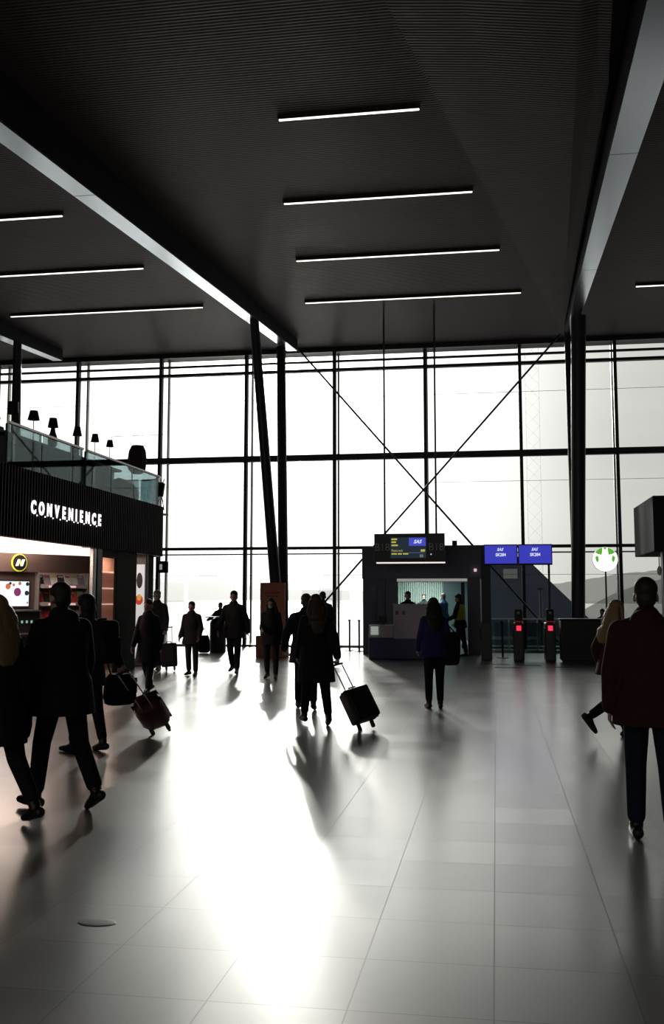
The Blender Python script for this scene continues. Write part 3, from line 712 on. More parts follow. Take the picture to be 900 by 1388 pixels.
MB().bb(-8.78, -8.12, 29.62, 30.2, 1.06, 1.09, .01).build('lid_tray', M_chrome, t)
tag(MB().ell((-2.01,4.95,.002), (.10,.06,.003)).build('floor_cover', mat('brass_cover', (.16,.16,.15), .45, .2)), 'small oval metal floor cover in the left foreground', 'floor cover')

# ------------------------------------------------------------------ people
M_skin = mat('skin', (.45,.28,.22), .5); M_skin2 = mat('skin_tanned', (.36,.21,.16), .5)
M_eye = mat('eye_dark', (.03,.02,.02), .3); M_lip = mat('lips', (.40,.16,.14), .5)
def cloth(n, c): return mat('cloth_'+n, c, .85, var=.25, scale=30, bump=.25, spec=.2)
K_blk = cloth('black', (.020,.018,.021)); K_navy = cloth('navy', (.012,.014,.035)); K_char = cloth('charcoal', (.032,.031,.035)); K_red = cloth('maroon', (.055,.015,.017))
K_brown = cloth('brown', (.05,.035,.03)); K_jean = cloth('jeans', (.015,.02,.035)); K_blue = cloth('blue_shirt', (.05,.12,.25)); K_hi = cloth('hivis', (.42,.45,.05)); K_grey = cloth('grey', (.06,.06,.065))
K_purple = cloth('indigo', (.04,.034,.15))
H_dark = mat('hair_dark', (.014,.010,.008), .6, bump=.5, scale=60); H_brown = mat('hair_brown', (.07,.04,.025), .5, bump=.5, scale=60)
H_blond = mat('hair_blond', (.30,.19,.09), .5, bump=.5, scale=60); H_grey = mat('hair_grey', (.18,.17,.16), .6, bump=.5, scale=60)
M_mask = mat('mask_blue', (.42,.52,.58), .8); M_shoe = mat('shoe_black', (.014,.012,.012), .45); M_shoel = mat('shoe_tan', (.12,.08,.06), .6); M_strap = mat('strap', (.02,.02,.022), .7)

def figure(label, x, y, face, H=1.75, vox=.011, group=None, lean=4, stride=(18,10,-14,22), arms=((-8,7,14),(10,7,12)), head=(0,0), fem=False,
           coat=None, hem=.84, flare=1.0, trousers=K_blk, shoe=M_shoe, hair=('short', H_dark), skin=None, mask=False, grip=(0,0), bulk=1.0, vest=None, scarf=None, hood=False, feet=(0,0), wide=1.0, splay=(3,3), dz=0.0, sit=None):
    """face: 0 looks along +Y (away from the camera), 90 along -X.  stride: (hip,knee) left, (hip,knee) right.  arms: (pitch, abduction, elbow) left/right"""
    s = H/1.75; skin = skin or M_skin
    root = thing('person', label, 'person', (x, y, 0), group)
    P = V((0,0,.94)); RL = Matrix.Rotation(R(-lean), 3, 'X')
    def TU(p): return P+RL @ (V(p)-P)
    J = {}
    hw = .085 if not fem else .09
    for i, sd in enumerate((-1, 1)):
        hp, kn = stride[2*i], stride[2*i+1]
        hip = P+V((sd*hw, 0, -.03)); sp = math.tan(R(splay[i]))*sd
        dth = V((sp, math.sin(R(hp)), -math.cos(R(hp)))).normalized(); knee = hip+dth*.425
        a = hp-kn; dsh = V((sp*.5, math.sin(R(a)), -math.cos(R(a)))).normalized(); ank = knee+dsh*.405
        fa = feet[i]                                     # foot pitch, negative = toe down
        fd = V((sd*.12, math.cos(R(fa)), math.sin(R(fa)))).normalized(); fu = V((0, -math.sin(R(fa)), math.cos(R(fa))))
        J[sd] = dict(hip=hip, knee=knee, ank=ank, fd=fd, fu=fu)
    low = 9
    for sd in (-1, 1):
        j = J[sd]; j['heel'] = j['ank']-j['fd']*.055-j['fu']*.055; j['ball'] = j['ank']+j['fd']*.115-j['fu']*.062; j['toe'] = j['ank']+j['fd']*.185-j['fu']*.066
        low = min(low, j['heel'].z-.032, j['ball'].z-.028, j['toe'].z-.024)
    if sit is not None: low = sit
    OFF = V((0, 0, -low+dz))
    sw = .142 if fem else .168
    A = {}
    for i, sd in enumerate((-1, 1)):
        pt, ab, el = arms[i]
        sh = TU((sd*sw*wide, -.01, 1.395))
        d1 = V((sd*math.sin(R(ab)), math.sin(R(pt))*math.cos(R(ab)), -math.cos(R(pt))*math.cos(R(ab)))).normalized()
        elb = sh+d1*.285
        a = pt+el; ab2 = ab*.35 - (12 if el > 60 else 0)
        d2 = V((sd*math.sin(R(ab2)), math.sin(R(a))*math.cos(R(ab2)), -math.cos(R(a))*math.cos(R(ab2)))).normalized()
        wr = elb+d2*.245
        A[sd] = dict(sh=sh, elb=elb, wr=wr, d=d2)
    nb = TU((0, .0, 1.46)); hy, hpch = head
    HR = Matrix.Rotation(R(hy), 3, 'Z') @ Matrix.Rotation(R(-lean*.3+hpch), 3, 'X')
    hb = TU((0, .015, 1.53))
    def TH(p): return hb+HR @ V(p)                       # head space, origin at the skull base
    FR = Matrix.Rotation(R(face), 3, 'Z')
    def fin(mb):
        for k, p in enumerate(mb.v): q = FR @ ((p+OFF)*s); mb.v[k] = V((q.x+x, q.y+y, q.z))
        return mb
    def pt(p): q = FR @ ((V(p)+OFF)*s); return V((q.x+x, q.y+y, q.z))
    def made(name, mb, m, v=None, sm=4):
        me = remesh(fin(mb), v or vox, sm)
        for q in (m if isinstance(m, (list, tuple)) else [m]): me.materials.append(q)
        return link(name, me, root)
    XV = V((1,0,0)); YV = RL @ V((0,1,0))
    def trings(ex, lv):
        out = []
        for z, rx, ry, yo in lv: out.append((TU((0, yo, z)), XV*(rx+ex)*wide, YV*(ry+ex)))
        return out
    # ---- body: one continuous mesh
    bm_ = MB()
    if fem: lv = [(.86,.12,.10,0), (.93,.165,.115,-.01), (1.02,.15,.10,0), (1.10,.125,.09,.005), (1.22,.135,.105,.01), (1.32,.135,.10,0), (1.40,.105,.08,-.01), (1.45,.06,.06,-.005)]
    else: lv = [(.86,.12,.10,0), (.93,.16,.115,-.01), (1.02,.15,.105,0), (1.10,.145,.10,.005), (1.22,.155,.115,.01), (1.32,.16,.11,0), (1.40,.125,.085,-.01), (1.46,.07,.065,-.005)]
    bm_.loft(trings(0, lv)); bm_.caps(TU((0,-.005,1.42)), TH((0,-.01,.05)), .058, .053)
    bm_.ell(TH((0,-.012,.125)), (.074,.093,.092), HR); bm_.ell(TH((0,.022,.055)), (.055,.066,.070), HR); bm_.ell(TH((0,.062,.008)), (.026,.024,.02), HR)
    bm_.caps(TH((0,.080,.092)), TH((0,.098,.058)), .011, .015); bm_.caps(TH((-.035,.072,.11)), TH((.035,.072,.11)), .012, .012)
    bm_.ell(TH((0,.082,.028)), (.024,.012,.011), HR)
    for sd in (-1, 1):
        bm_.ell(TH((sd*.076,-.008,.085)), (.011,.022,.033), HR); bm_.ell(TH((sd*.031,.078,.092)), (.013,.010,.011), HR)
        a = A[sd]; bm_.ell(a['sh'], (.06,.06,.06)); bm_.caps(a['sh'], a['elb'], .052, .040); bm_.caps(a['elb'], a['wr'], .040, .028)
        d = a['d']; g = grip[0 if sd < 0 else 1]
        nrm = V((-sd, 0, 0)); nrm = (nrm-d*nrm.dot(d)).normalized(); acr = d.cross(nrm)*(-sd); acr = acr if acr.dot(V((0,1,0))) > -.2 else -acr
        pal = a['wr']+d*.055
        bm_.loft([(a['wr']+d*(-.005), acr*.026, nrm*.020), (a['wr']+d*.03, acr*.036, nrm*.017), (a['wr']+d*.085, acr*.041, nrm*.014), (a['wr']+d*.10, acr*.036, nrm*.011)], 14)
        a['palm'] = a['wr']+d*.115+nrm*.02
        for k, (o, L) in enumerate(((.030,.072), (.010,.082), (-.010,.076), (-.030,.058))):
            p0 = a['wr']+d*.085+acr*o; c1 = R(18+g*55+k*3); c2 = R(38+g*110)
            p1 = p0+(d*math.cos(c1)+nrm*math.sin(c1))*L*.55+acr*o*.12; p2 = p1+(d*math.cos(c2)+nrm*math.sin(c2))*L*.5
            bm_.caps(p0, p1, .0098, .0092); bm_.caps(p1, p2, .0092, .0078)
        q0 = a['wr']+d*.025+acr*.028; q1 = q0+(d*.6+acr*.75+nrm*.3).normalized()*.038; q2 = q1+(d*.85+acr*.2+nrm*(.35+g*.6)).normalized()*.034
        bm_.caps(q0, q1, .0125, .0105); bm_.caps(q1, q2, .0105, .009)
        j = J[sd]; bm_.caps(j['hip'], j['knee'], .076, .048); bm_.caps(j['knee'], j['knee'].lerp(j['ank'], .35)-V((0,.006,0)), .046, .046); bm_.caps(j['knee'].lerp(j['ank'], .35)-V((0,.006,0)), j['ank'], .046, .036)
        bm_.caps(j['heel'], j['ball'], .030, .028); bm_.caps(j['ank'], j['ball'], .036, .028); bm_.caps(j['ball'], j['toe'], .028, .02)
    eyes = [pt(TH((sd*.031,.09,.092))) for sd in (-1, 1)]; lips = pt(TH((0,.094,.028)))
    body = made('body', bm_, [skin, M_eye, M_lip], min(vox, .0105), 2)
    me = body.data
    for p in me.polygons:
        c = p.center
        if min((c-e).length for e in eyes) < .0125*s: p.material_index = 1
        elif abs(c.z-lips.z) < .008*s and (c-lips).length < .024*s: p.material_index = 2
    # ---- trousers
    tm = MB(); tm.loft(trings(.018, [(.84,.10,.09,0), (.90,.155,.112,-.008), (.98,.155,.105,0), (1.03,.14,.098,0)]))
    for sd in (-1, 1):
        j = J[sd]; tm.caps(j['hip'], j['knee'], .097, .072); tm.caps(j['knee'], j['knee'].lerp(j['ank'], .86), .072, .062 if not fem else .056)
    made('trousers', tm, trousers)
    for sd in (-1, 1):
        j = J[sd]; sm_ = MB(); up = j['fu']
        sm_.caps(j['heel']+up*.004, j['ball']+up*.004, .041, .041); sm_.caps(j['ball']+up*.004, j['toe'], .041, .029); sm_.caps(j['ank']-up*.01, j['ank']+(j['knee']-j['ank']).normalized()*.05, .047, .047); sm_.caps(j['ank']-up*.02, j['ball'], .045, .038)
        made('shoe', sm_, shoe, .010, 3)
    # ---- coat
    if coat is not None:
        cm = MB(); e = .032*bulk; cl_ = [l for l in lv if l[0] > .9]
        sk = []
        lo = min(0, *[J[q]['knee'].y for q in (-1, 1)]); hi = max(0, *[J[q]['knee'].y for q in (-1, 1)])
        nst = 4; z0 = .98
        for k in range(nst+1):
            z = hem+(z0-hem)*k/nst; f = (z0-z)/.46
            sk.append((TU((0,0,z0)).lerp(V(((0), (lo+hi)/2*f*1.0, z)), 1) if z < z0-.001 else TU((0,0,z0)), XV*(.165+e+.045*f*flare)*wide, V((0,1,0))*(.125+e+(hi-lo)*.42*f+.02*f*flare)))
        cm.loft(sk+trings(e, [l for l in cl_ if l[0] > 1.0]))
        cm.caps(TU((0,-.01,1.43)), TU((0,-.005,1.475)), .088+e*.4, .074+e*.5)
        for sd in (-1, 1):
            a = A[sd]; bk = .6+.4*bulk; cm.caps(a['sh']-V((0,0,.01)), a['elb'], .068*bk, .062*bk); cm.caps(a['elb'], a['wr']-a['d']*.0, .062*bk, .048*bk)
            cm.caps(TU((sd*.03,-.005,1.445)), a['sh']-V((0,0,.012)), .062, .064*bk)
        if hood:
            cm.ell(TU((0,-.075,1.46)), (.115,.075,.075))
        made('coat' if hem < .8 else 'jacket', cm, coat)
    if vest is not None:
        vm = MB(); vm.loft(trings(.055, [l for l in lv if l[0] > .95])); made('vest', vm, vest)
    if scarf is not None:
        qm = MB(); qm.loft([(TU((0,.005,1.43)), XV*.10, V((0,.095,0))), (TU((0,.005,1.475)), XV*.105, V((0,.10,0))), (TU((0,.01,1.52)), XV*.085, V((0,.085,0)))]); made('scarf', qm, scarf)
    # ---- hair
    kind, hmat = hair
    hm = MB()
    if kind in ('short', 'cap', 'bun'):
        hm.ell(TH((0,-.022,.150)), (.083,.098,.084), HR); hm.ell(TH((0,-.055,.085)), (.072,.055,.075), HR)
        if kind == 'bun': hm.ell(TH((0,-.11,.16)), (.045,.045,.045), HR)
        if kind == 'cap': hm.ell(TH((0,.06,.165)), (.07,.06,.02), HR)
    if kind == 'shaggy':
        hm.ell(TH((0,-.02,.14)), (.098,.112,.098), HR); hm.ell(TH((0,-.05,.06)), (.098,.078,.10), HR); hm.ell(TH((0,-.06,-.02)), (.085,.06,.07), HR); hm.ell(TH((0,.05,.185)), (.07,.05,.035), HR)
    if kind == 'long':
        hm.ell(TH((0,-.022,.148)), (.086,.10,.086), HR)
        b0 = TH((0,-.05,.09))
        hm.loft([(TU((0,-.115*max(1,bulk),1.20)), XV*.055, YV*.025), (TU((0,-.12*max(1,bulk),1.28)), XV*.10, YV*.035), (TU((0,-.105*max(1,bulk),1.38)), XV*.118, YV*.042), (TU((0,-.06,1.48)), XV*.105, YV*.055), (b0, HR @ V((.086,0,0)), HR @ V((0,.065,0))), (TH((0,-.03,.15)), HR @ V((.08,0,0)), HR @ V((0,.08,0)))])
        for sd in (-1, 1): hm.caps(TH((sd*.074,.0,.14)), TU((sd*.10,.03,1.40)), .022, .03)
        rnd = random.Random(int(abs(x)*1000)); bb_ = max(1, bulk)
        for k in range(11):
            f = k/10*2-1; pv = TH((f*.08,-.075-.03*(1-f*f),.12)); zend = 1.15+rnd.uniform(0, .10)+.08*abs(f); ph = rnd.uniform(0, 6)
            for q in range(1, 7):
                z = 1.62+(zend-1.62)*q/6; wv = math.sin(ph+q*1.5)*.012
                pn = TU((f*(.10+.025*math.sin(PI*q/6))+wv, -(.085+.035*bb_*min(1, q/3))*(1-.35*f*f)-(.02 if q < 6 else 0), z)); hm.caps(pv, pn, .021 if q < 5 else .017, .021 if q < 4 else .015 if q < 6 else .009); pv = pn
    if kind == 'ponytail':
        hm.ell(TH((0,-.02,.150)), (.083,.098,.084), HR); hm.caps(TH((0,-.11,.15)), TU((0,-.13,1.40)), .035, .025)
    if kind == 'beanie':
        hm.ell(TH((0,-.012,.155)), (.086,.103,.092), HR); hm.loft([(TH((0,-.012,.125)), HR @ V((.09,0,0)), HR @ V((0,.107,0))), (TH((0,-.012,.165)), HR @ V((.09,0,0)), HR @ V((0,.107,0)))])
    if kind != 'none': made('hair' if kind not in ('beanie', 'cap') else 'hat', hm, hmat, min(vox, .010), 3)
    if mask:
        mm = MB(); mm.ell(TH((0,.052,.042)), (.052,.05,.050), HR); mm.ell(TH((0,.082,.06)), (.03,.025,.02), HR); made('face_mask', mm, M_mask, .009, 3)
    root['_'] = 0; del root['_']
    hands = {sd: pt(A[sd]['palm']) for sd in (-1, 1)}
    sho = {sd: pt(A[sd]['sh']) for sd in (-1, 1)}
    return dict(root=root, L=hands[-1], R=hands[1], shL=sho[-1], shR=sho[1], pt=pt, TU=TU, J=J)

def bag(name, label, cat, c, d, m, rot=0, strap=None, flap=True, group=None):
    """soft bag: swollen body, flap, buckle and an optional strap loop to a point"""
    c = V(c); t = thing(name, label, cat, c, group); rm = Matrix.Rotation(R(rot), 3, 'Z')
    w, dd, h = d
    rings = []
    for f, k in ((-1,.72), (-.9,.92), (-.5,1.05), (.2,1.0), (.8,.88), (1,.70)):
        rings.append((c+V((0,0,f*h/2)), rm @ V((w/2*k,0,0)), rm @ V((0,dd/2*k,0))))
    MB().loft(rings, 20, 3.2).build('bag_body', m, t, True)
    if flap: MB().box(c+rm @ V((0,-dd/2*.98,h*.12)), (w*.8,.02,h*.5), rm, .008).build('front_pocket', m, t)
    if strap is not None:
        for sx in (-1, 1): MB().tube(c+rm @ V((sx*w*.36,0,h*.46)), V(strap), .010, .010, 8).build('strap', M_strap, t)
    return t

def rucksack(label, p, shl, m, rot):
    c = V(p); t = thing('rucksack', label, 'bag', c); rm = Matrix.Rotation(R(rot), 3, 'Z')
    MB().box(c, (.32,.19,.46), rm, .07).build('main_bag', m, t, True); MB().box(c+rm @ V((0,-.11,-.07)), (.25,.07,.24), rm, .03).build('front_pocket', m, t, True)
    for sx, q in zip((-1, 1), shl): MB().caps(c+rm @ V((sx*.10,.08,.18)), V(q)+V((0,0,.06)), .016, .016).build('strap', M_strap, t)
    MB().caps(c+rm @ V((-.04,.03,.24)), c+rm @ V((.04,.03,.24)), .012, .012).build('top_loop', M_strap, t)
    return t

def suitcase(label, wheel, hand, width, depth, length, m, round_=.03, ribs=False, wdir=None):
    """wheeled case leaning from its wheels towards the hand"""
    W0 = V(wheel); Hd = V(hand); ax = (Hd-W0).normalized()
    wd = V(wdir).normalized() if wdir is not None else ax.cross(V((0,0,1))).normalized()
    wd = (wd-ax*wd.dot(ax)).normalized(); dn = ax.cross(wd)          # dn: case front
    if dn.z < 0: dn = -dn
    rot = Matrix((wd, dn, ax)).transposed()
    if rot.determinant() < 0: rot = Matrix((-wd, dn, ax)).transposed()
    t = thing('suitcase', label, 'suitcase', (W0.x, W0.y, 0))
    c = W0+ax*(.06+length/2)+dn*(depth/2-.02)
    sh = MB().box(c, (width, depth, length), rot, round_).build('shell', m, t, True)
    MB().box(c+dn*(depth*.5), (width*.8,.03,length*.7), rot, .012).build('front_pocket', m, sh)
    MB().box(c, (width*1.01, .012, length*1.005), rot, .004).build('zip_seam', M_strap, sh)
    for sx in (-1, 1):
        MB().tube(c+wd*sx*width*.17-dn*(depth*.32)+ax*length*.45, Hd+wd*sx*width*.17-ax*.01, .008, .008, 8).build('handle_rod', M_chrome, t)
        wc = W0+wd*sx*(width*.27)
        wf = MB().bar(wc, wc+ax*.12+dn*.02, .034, .04).build('wheel_fork', M_black, t)
        MB().tube(wc-wd*.014, wc+wd*.014, .032, .032, 16).build('wheel', M_black, wf)
    MB().caps(Hd-wd*width*.2, Hd+wd*width*.2, .013, .013).build('grip', M_black, t, True)
    top = c+ax*length/2; hl = MB(); q = [top-wd*.06, top-wd*.045+ax*.035, top+wd*.045+ax*.035, top+wd*.06]
    for k in range(3): hl.caps(q[k], q[k+1], .009, .009)
    hl.build('carry_handle', M_black, t, True)
    return t

exec_people = True
if exec_people:
    # --- left foreground group
    f = figure('woman with long blond hair in a dark coat, cut by the left picture edge', -3.64, 6.95, 62, 1.67, .010, fem=True, stride=(20,8,-16,20), feet=(6,-14), arms=((14,8,14),(-12,10,12)), coat=K_blk, hem=.62, bulk=1.25, hair=('long', H_blond))
    f = figure('man with short dark hair in a dark jacket striding away on the left', -3.37, 7.5, 58, 1.745, .009, lean=7, stride=(15,8,-12,20), feet=(4,-24), arms=((4,14,12),(6,14,14)), coat=K_blk, hem=.72, bulk=1.6, wide=1.12, hair=('short', H_dark), hood=True)
    bag('shoulder_bag', 'dark cloth bag hanging at the left hip of the striding man', 'bag', (-3.72,7.42,.74), (.24,.16,.42), K_blk, 58, f['shL'])
    f = figure('shaggy-haired traveller in a dark jacket pulling the maroon suitcase', -4.36, 10.3, 62, 1.66, .010, fem=True, stride=(6,4,-6,10), feet=(2,-6), arms=((10,8,16),(-36,16,4)), grip=(0,.9), coat=K_char, hem=.72, bulk=1.3, hair=('shaggy', H_dark))
    rucksack('dark rucksack on the back of the shaggy-haired traveller', f['pt'](f['TU']((0,-.30,1.20))), (f['shL'], f['shR']), K_blk, 62)
    bag('travel_bag', 'dark soft bag carried low by the shaggy-haired traveller', 'bag', (-4.16,10.75,.62), (.36,.24,.34), K_blk, 62, f['shR'])
    suitcase('dark maroon rounded suitcase tilted on its wheels behind the left group', (-4.0,11.72,.035), f['R'], .36, .28, .54, mat('maroon_shell', (.13,.02,.03), .4), .12, wdir=(.75,.66,0))
    # --- middle distance left
    f = figure('woman in a dark knee-length coat walking towards the camera before the shop pier', -5.92, 16.6, 172, 1.64, .011, fem=True, stride=(20,6,-16,18), feet=(8,-12), arms=((-12,10,10),(14,10,14)), coat=K_blk, hem=.60, bulk=1.2, hair=('short', H_brown), scarf=K_grey)
    f = figure('tall grey-haired man in a mask walking behind the woman in the knee-length coat', -7.72, 22.2, 178, 1.83, .012, stride=(14,6,-12,16), feet=(6,-8), arms=((4,12,14),(-4,12,12)), coat=K_char, hem=.78, bulk=1.15, hair=('short', H_grey), mask=True, grip=(.9,.4))
    suitcase('dark upright wheeled case beside the tall masked man', (-7.30,21.95,.035), (-7.38,22.05,.98), .34, .24, .52, K_blk, .04, wdir=(1,.1,0))
    f = figure('man in a flared dark jacket standing with hands in pockets before the window', -6.42, 20.7, 175, 1.56, .012, stride=(4,4,-6,6), feet=(0,0), arms=((-4,12,40),(-4,12,40)), coat=K_blk, hem=.74, flare=2.2, bulk=1.2, hair=('short', H_dark), scarf=K_char)
    f = figure('small person bending over the litter bin by the window', -8.58, 30.75, 180, 1.52, .014, lean=14, stride=(0,2,0,2), arms=((26,34,50),(26,34,50)), coat=K_blk, hem=.78, bulk=1.15, hair=('short', H_dark))
    bag('holdall', 'dark holdall bag standing on the floor left of the litter bin', 'bag', (-8.72,29.35,.27), (.34,.26,.52), K_blk, 10, (-8.72,29.35,.75))
    f = figure('tall man in an open dark jacket walking towards the camera, arms swinging', -5.68, 21.4, 180, 1.81, .012, stride=(16,6,-14,20), feet=(8,-12), arms=((-16,16,12),(16,16,14)), coat=K_char, hem=.76, bulk=1.2, wide=1.05, hair=('short', H_dark), scarf=K_brown)
    f = figure('woman in a pale face mask walking towards the camera before the orange panel', -4.55, 20.1, 182, 1.64, .012, fem=True, stride=(10,4,-8,14), feet=(6,-8), arms=((-6,10,10),(8,10,70)), coat=K_blk, hem=.74, bulk=1.25, hair=('long', H_dark), mask=True)
    # --- centre group
    f = figure('man in a short dark jacket walking close beside the long-haired woman', -2.80, 14.7, 10, 1.70, .011, stride=(14,4,-10,14), feet=(4,-10), arms=((-6,24,30),(6,10,12)), coat=K_blk, hem=.70, bulk=1.4, wide=1.1, hair=('short', H_brown), grip=(.6,0))
    f = figure('woman with long wavy hair in a long dark coat pulling the black suitcase', -2.32, 12.9, 22, 1.665, .009, fem=True, stride=(16,4,-8,16), feet=(2,-16), arms=((6,10,30),(-24,16,4)), grip=(0,.95), coat=K_blk, hem=.56, bulk=1.42, wide=1.08, hair=('long', H_brown), shoe=M_shoe)
    suitcase('small black suitcase tilted on two wheels behind the long-haired woman', (-1.62,12.55,.035), f['R'], .36, .20, .42, mat('black_case', (.012,.014,.014), .55), .03, wdir=(.85,.53,0))
    f = figure('man with dark hair walking away by the window beyond the centre group', -4.30, 24.8, 6, 1.80, .013, stride=(8,4,-8,12), feet=(2,-8), arms=((4,8,10),(-2,10,8)), coat=K_char, hem=.78, bulk=1.15, hair=('short', H_dark), grip=(.2,.9))
    bag('carrier_bag', 'dark carrier bag with a white label in the hand of the far walking man', 'bag', f['R']+V((0,0,-.30)), (.34,.14,.40), K_blk, 6, f['R'])
    # --- gate
    f = figure('woman with straight hair in an indigo jacket waiting before the gate desk', -.93, 15.2, 14, 1.63, .010, fem=True, stride=(2,1,-3,3), feet=(0,0), splay=(0,-1), arms=((8,12,30),(-4,16,10)), coat=K_purple, hem=.80, bulk=1.3, wide=1.05, hair=('long', H_dark), trousers=K_blk)
    bag('tote_bag', 'large black tote bag hanging from the right shoulder of the waiting woman', 'bag', f['R']+V((.02,.0,.16)), (.30,.20,.50), K_blk, 40, f['shR'])
    f = figure('dark silhouette of an agent behind the pale desk panel', -2.50, 28.9, 170, 1.83, .013, stride=(0,0,0,0), arms=((10,14,50),(10,14,50)), coat=K_navy, hem=.8, hair=('short', H_dark))
    f = figure('man in a white mask and dark shirt deep inside the corridor', -2.70, 38.2, 180, 1.82, .013, stride=(2,2,-2,2), arms=((10,12,60),(10,12,50)), coat=cloth('green_black', (.03,.045,.04)), hem=.8, hair=('short', H_dark), mask=True)
    f = figure('person in a bright blue shirt standing in the corridor', -1.86, 36.7, 60, 1.82, .013, stride=(2,2,-2,2), arms=((8,12,50),(10,12,30)), coat=K_blue, hem=.82, hair=('short', H_grey), mask=True)
    f = figure('worker in a yellow reflective vest standing right inside the portal', -1.0, 28.6, 70, 1.75, .012, stride=(4,2,-6,4), arms=((14,14,50),(6,14,40)), coat=K_blk, hem=.80, vest=K_hi, hair=('cap', H_dark), bulk=1.15)
    # --- right
    f = figure('man in a maroon jacket seen from behind at the right picture edge', 1.02, 7.15, -6, 1.755, .009, stride=(8,4,-10,10), feet=(0,-10), splay=(2,3), arms=((-6,12,14),(10,12,12)), coat=K_red, hem=.76, bulk=1.45, wide=1.08, hair=('short', H_dark), hood=True, trousers=K_jean)
    f = figure('woman with blond hair in a maroon jacket walking right past the counter', 1.37, 12.2, -55, 1.63, .010, fem=True, stride=(20,6,-24,40), feet=(6,-50), arms=((-20,17,40),(10,16,40)), coat=K_red, hem=.82, bulk=1.9, wide=1.15, hair=('long', H_blond), trousers=K_blk)
    f = figure('small figure leaning behind the black counter below the round sign', 2.85, 27.75, 150, 1.36, .014, lean=10, stride=(0,0,0,0), arms=((20,14,40),(20,14,40)), coat=K_blk, hem=.8, hair=('short', H_dark))

# ------------------------------------------------------------------ outdoors
M_snow = mat('frosty_apron', (.8,.8,.8), .35, scale=.05)
tag(MB().bb(-900, 700, 36.05, 3000, -2.2, -2.0).build('apron', M_snow), kind='structure')
tag(MB().bb(-26, 15, 36.0, 36.05, -2.2, 0).build('trim_2', M_mull), kind='structure')
jb = thing('jet_bridge', 'dark sloping jet bridge outside behind the boarding readers', 'jet bridge', (1, 48, -2))
M_jb = mat('jet_bridge_blue', (.05,.065,.10), .5)
MB().prism([(-1.4,46,-1.3), (-1.4,46,3.9), (.2,46,3.9), (1.55,46,3.3), (4.3,46,.55), (8.0,46,-.35), (8.0,46,-1.6)], (0,3.2,0)).build('tunnel', M_jb, jb)
MB().bb(.35, .98, 45.9, 46.0, 2.55, 2.98).build('window', mat('jb_window', (.35,.36,.33), .3), jb)
for x in (0.2, 2.6): MB().bb(x-.2, x+.2, 47.3, 47.8, -2.0, -1.0).build('leg', M_jb, jb)
MB().bb(-1.42, 8.0, 45.94, 46.0, -.2, -.05).build('ledge', mat('jb_ledge', (.2,.22,.25), .5), jb)
t = thing('mooring_bollard', 'thin dark lamp post outside right of the jet bridge', 'post', (2.2, 44, -2))
MB().tube((1.9,44,-2), (1.9,44,2.0), .09, .07).build('pole', M_steel, t); MB().bb(1.75, 2.05, 43.9, 44.1, 2.0, 2.1).build('head', M_steel, t)
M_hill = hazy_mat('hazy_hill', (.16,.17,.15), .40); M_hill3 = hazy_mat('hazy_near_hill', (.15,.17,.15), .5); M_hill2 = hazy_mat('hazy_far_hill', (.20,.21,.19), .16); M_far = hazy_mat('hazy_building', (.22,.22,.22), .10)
def hill(name, label, pts, y, depth, m):
    # ridge line with a rounded body: rings across x
    rings = []; seg = []
    rnd = random.Random(3)
    for i in range(len(pts)-1):
        (xa, za), (xb, zb) = pts[i], pts[i+1]
        for k in range(6): f = k/6; seg.append((xa+(xb-xa)*f, za+(zb-za)*f+rnd.uniform(-.02, .02)*max(za, zb)))
    seg.append(pts[-1])
    mb = MB(); vs = []; n = 7
    for x, z in seg:
        for k in range(n):
            a = PI*k/(n-1); vs.append(V((x, y-math.cos(a)*depth, -2+(z+2)*math.sin(a))))
    fs = []
    for i in range(len(seg)-1):
        for k in range(n-1): fs.append((i*n+k, (i+1)*n+k, (i+1)*n+k+1, i*n+k+1))
        fs.append((i*n, i*n+n-1, (i+1)*n+n-1, (i+1)*n))
    mb.add(vs, fs+[tuple(range(n)), tuple((len(seg)-1)*n+k for k in reversed(range(n)))])
    return tag(mb.build(name, m, None, True), label, 'hill')
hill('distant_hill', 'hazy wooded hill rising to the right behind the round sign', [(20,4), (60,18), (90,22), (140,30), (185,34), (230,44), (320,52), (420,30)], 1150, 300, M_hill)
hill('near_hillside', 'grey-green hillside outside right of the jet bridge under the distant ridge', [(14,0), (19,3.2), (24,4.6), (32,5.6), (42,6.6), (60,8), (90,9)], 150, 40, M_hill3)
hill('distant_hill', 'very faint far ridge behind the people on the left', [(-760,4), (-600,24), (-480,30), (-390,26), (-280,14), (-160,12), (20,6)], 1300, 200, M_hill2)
bl = ['pale hazy building outside left of the walking masked woman', 'low hazy hall outside behind the man with flared jacket', 'hazy block outside behind the litter bin', 'hazy long hall outside right of the leaning columns', 'hazy block with a step outside beyond the far walking man']
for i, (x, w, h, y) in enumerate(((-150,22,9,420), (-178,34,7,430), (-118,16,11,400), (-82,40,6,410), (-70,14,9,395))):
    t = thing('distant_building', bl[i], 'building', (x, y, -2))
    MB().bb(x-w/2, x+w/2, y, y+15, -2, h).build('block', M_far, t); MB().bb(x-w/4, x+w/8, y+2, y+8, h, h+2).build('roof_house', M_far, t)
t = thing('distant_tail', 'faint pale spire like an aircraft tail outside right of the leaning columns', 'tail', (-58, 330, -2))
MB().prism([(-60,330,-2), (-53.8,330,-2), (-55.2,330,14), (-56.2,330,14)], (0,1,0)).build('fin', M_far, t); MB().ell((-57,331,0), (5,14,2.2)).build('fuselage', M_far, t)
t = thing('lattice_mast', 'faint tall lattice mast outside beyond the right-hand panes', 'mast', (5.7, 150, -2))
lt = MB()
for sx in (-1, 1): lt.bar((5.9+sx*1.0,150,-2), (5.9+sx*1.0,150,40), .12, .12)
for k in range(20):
    z = -2+k*2.1; lt.bar((4.9,150,z), (6.9,150,z+2.1), .07, .07); lt.bar((6.9,150,z), (4.9,150,z+2.1), .07, .07)
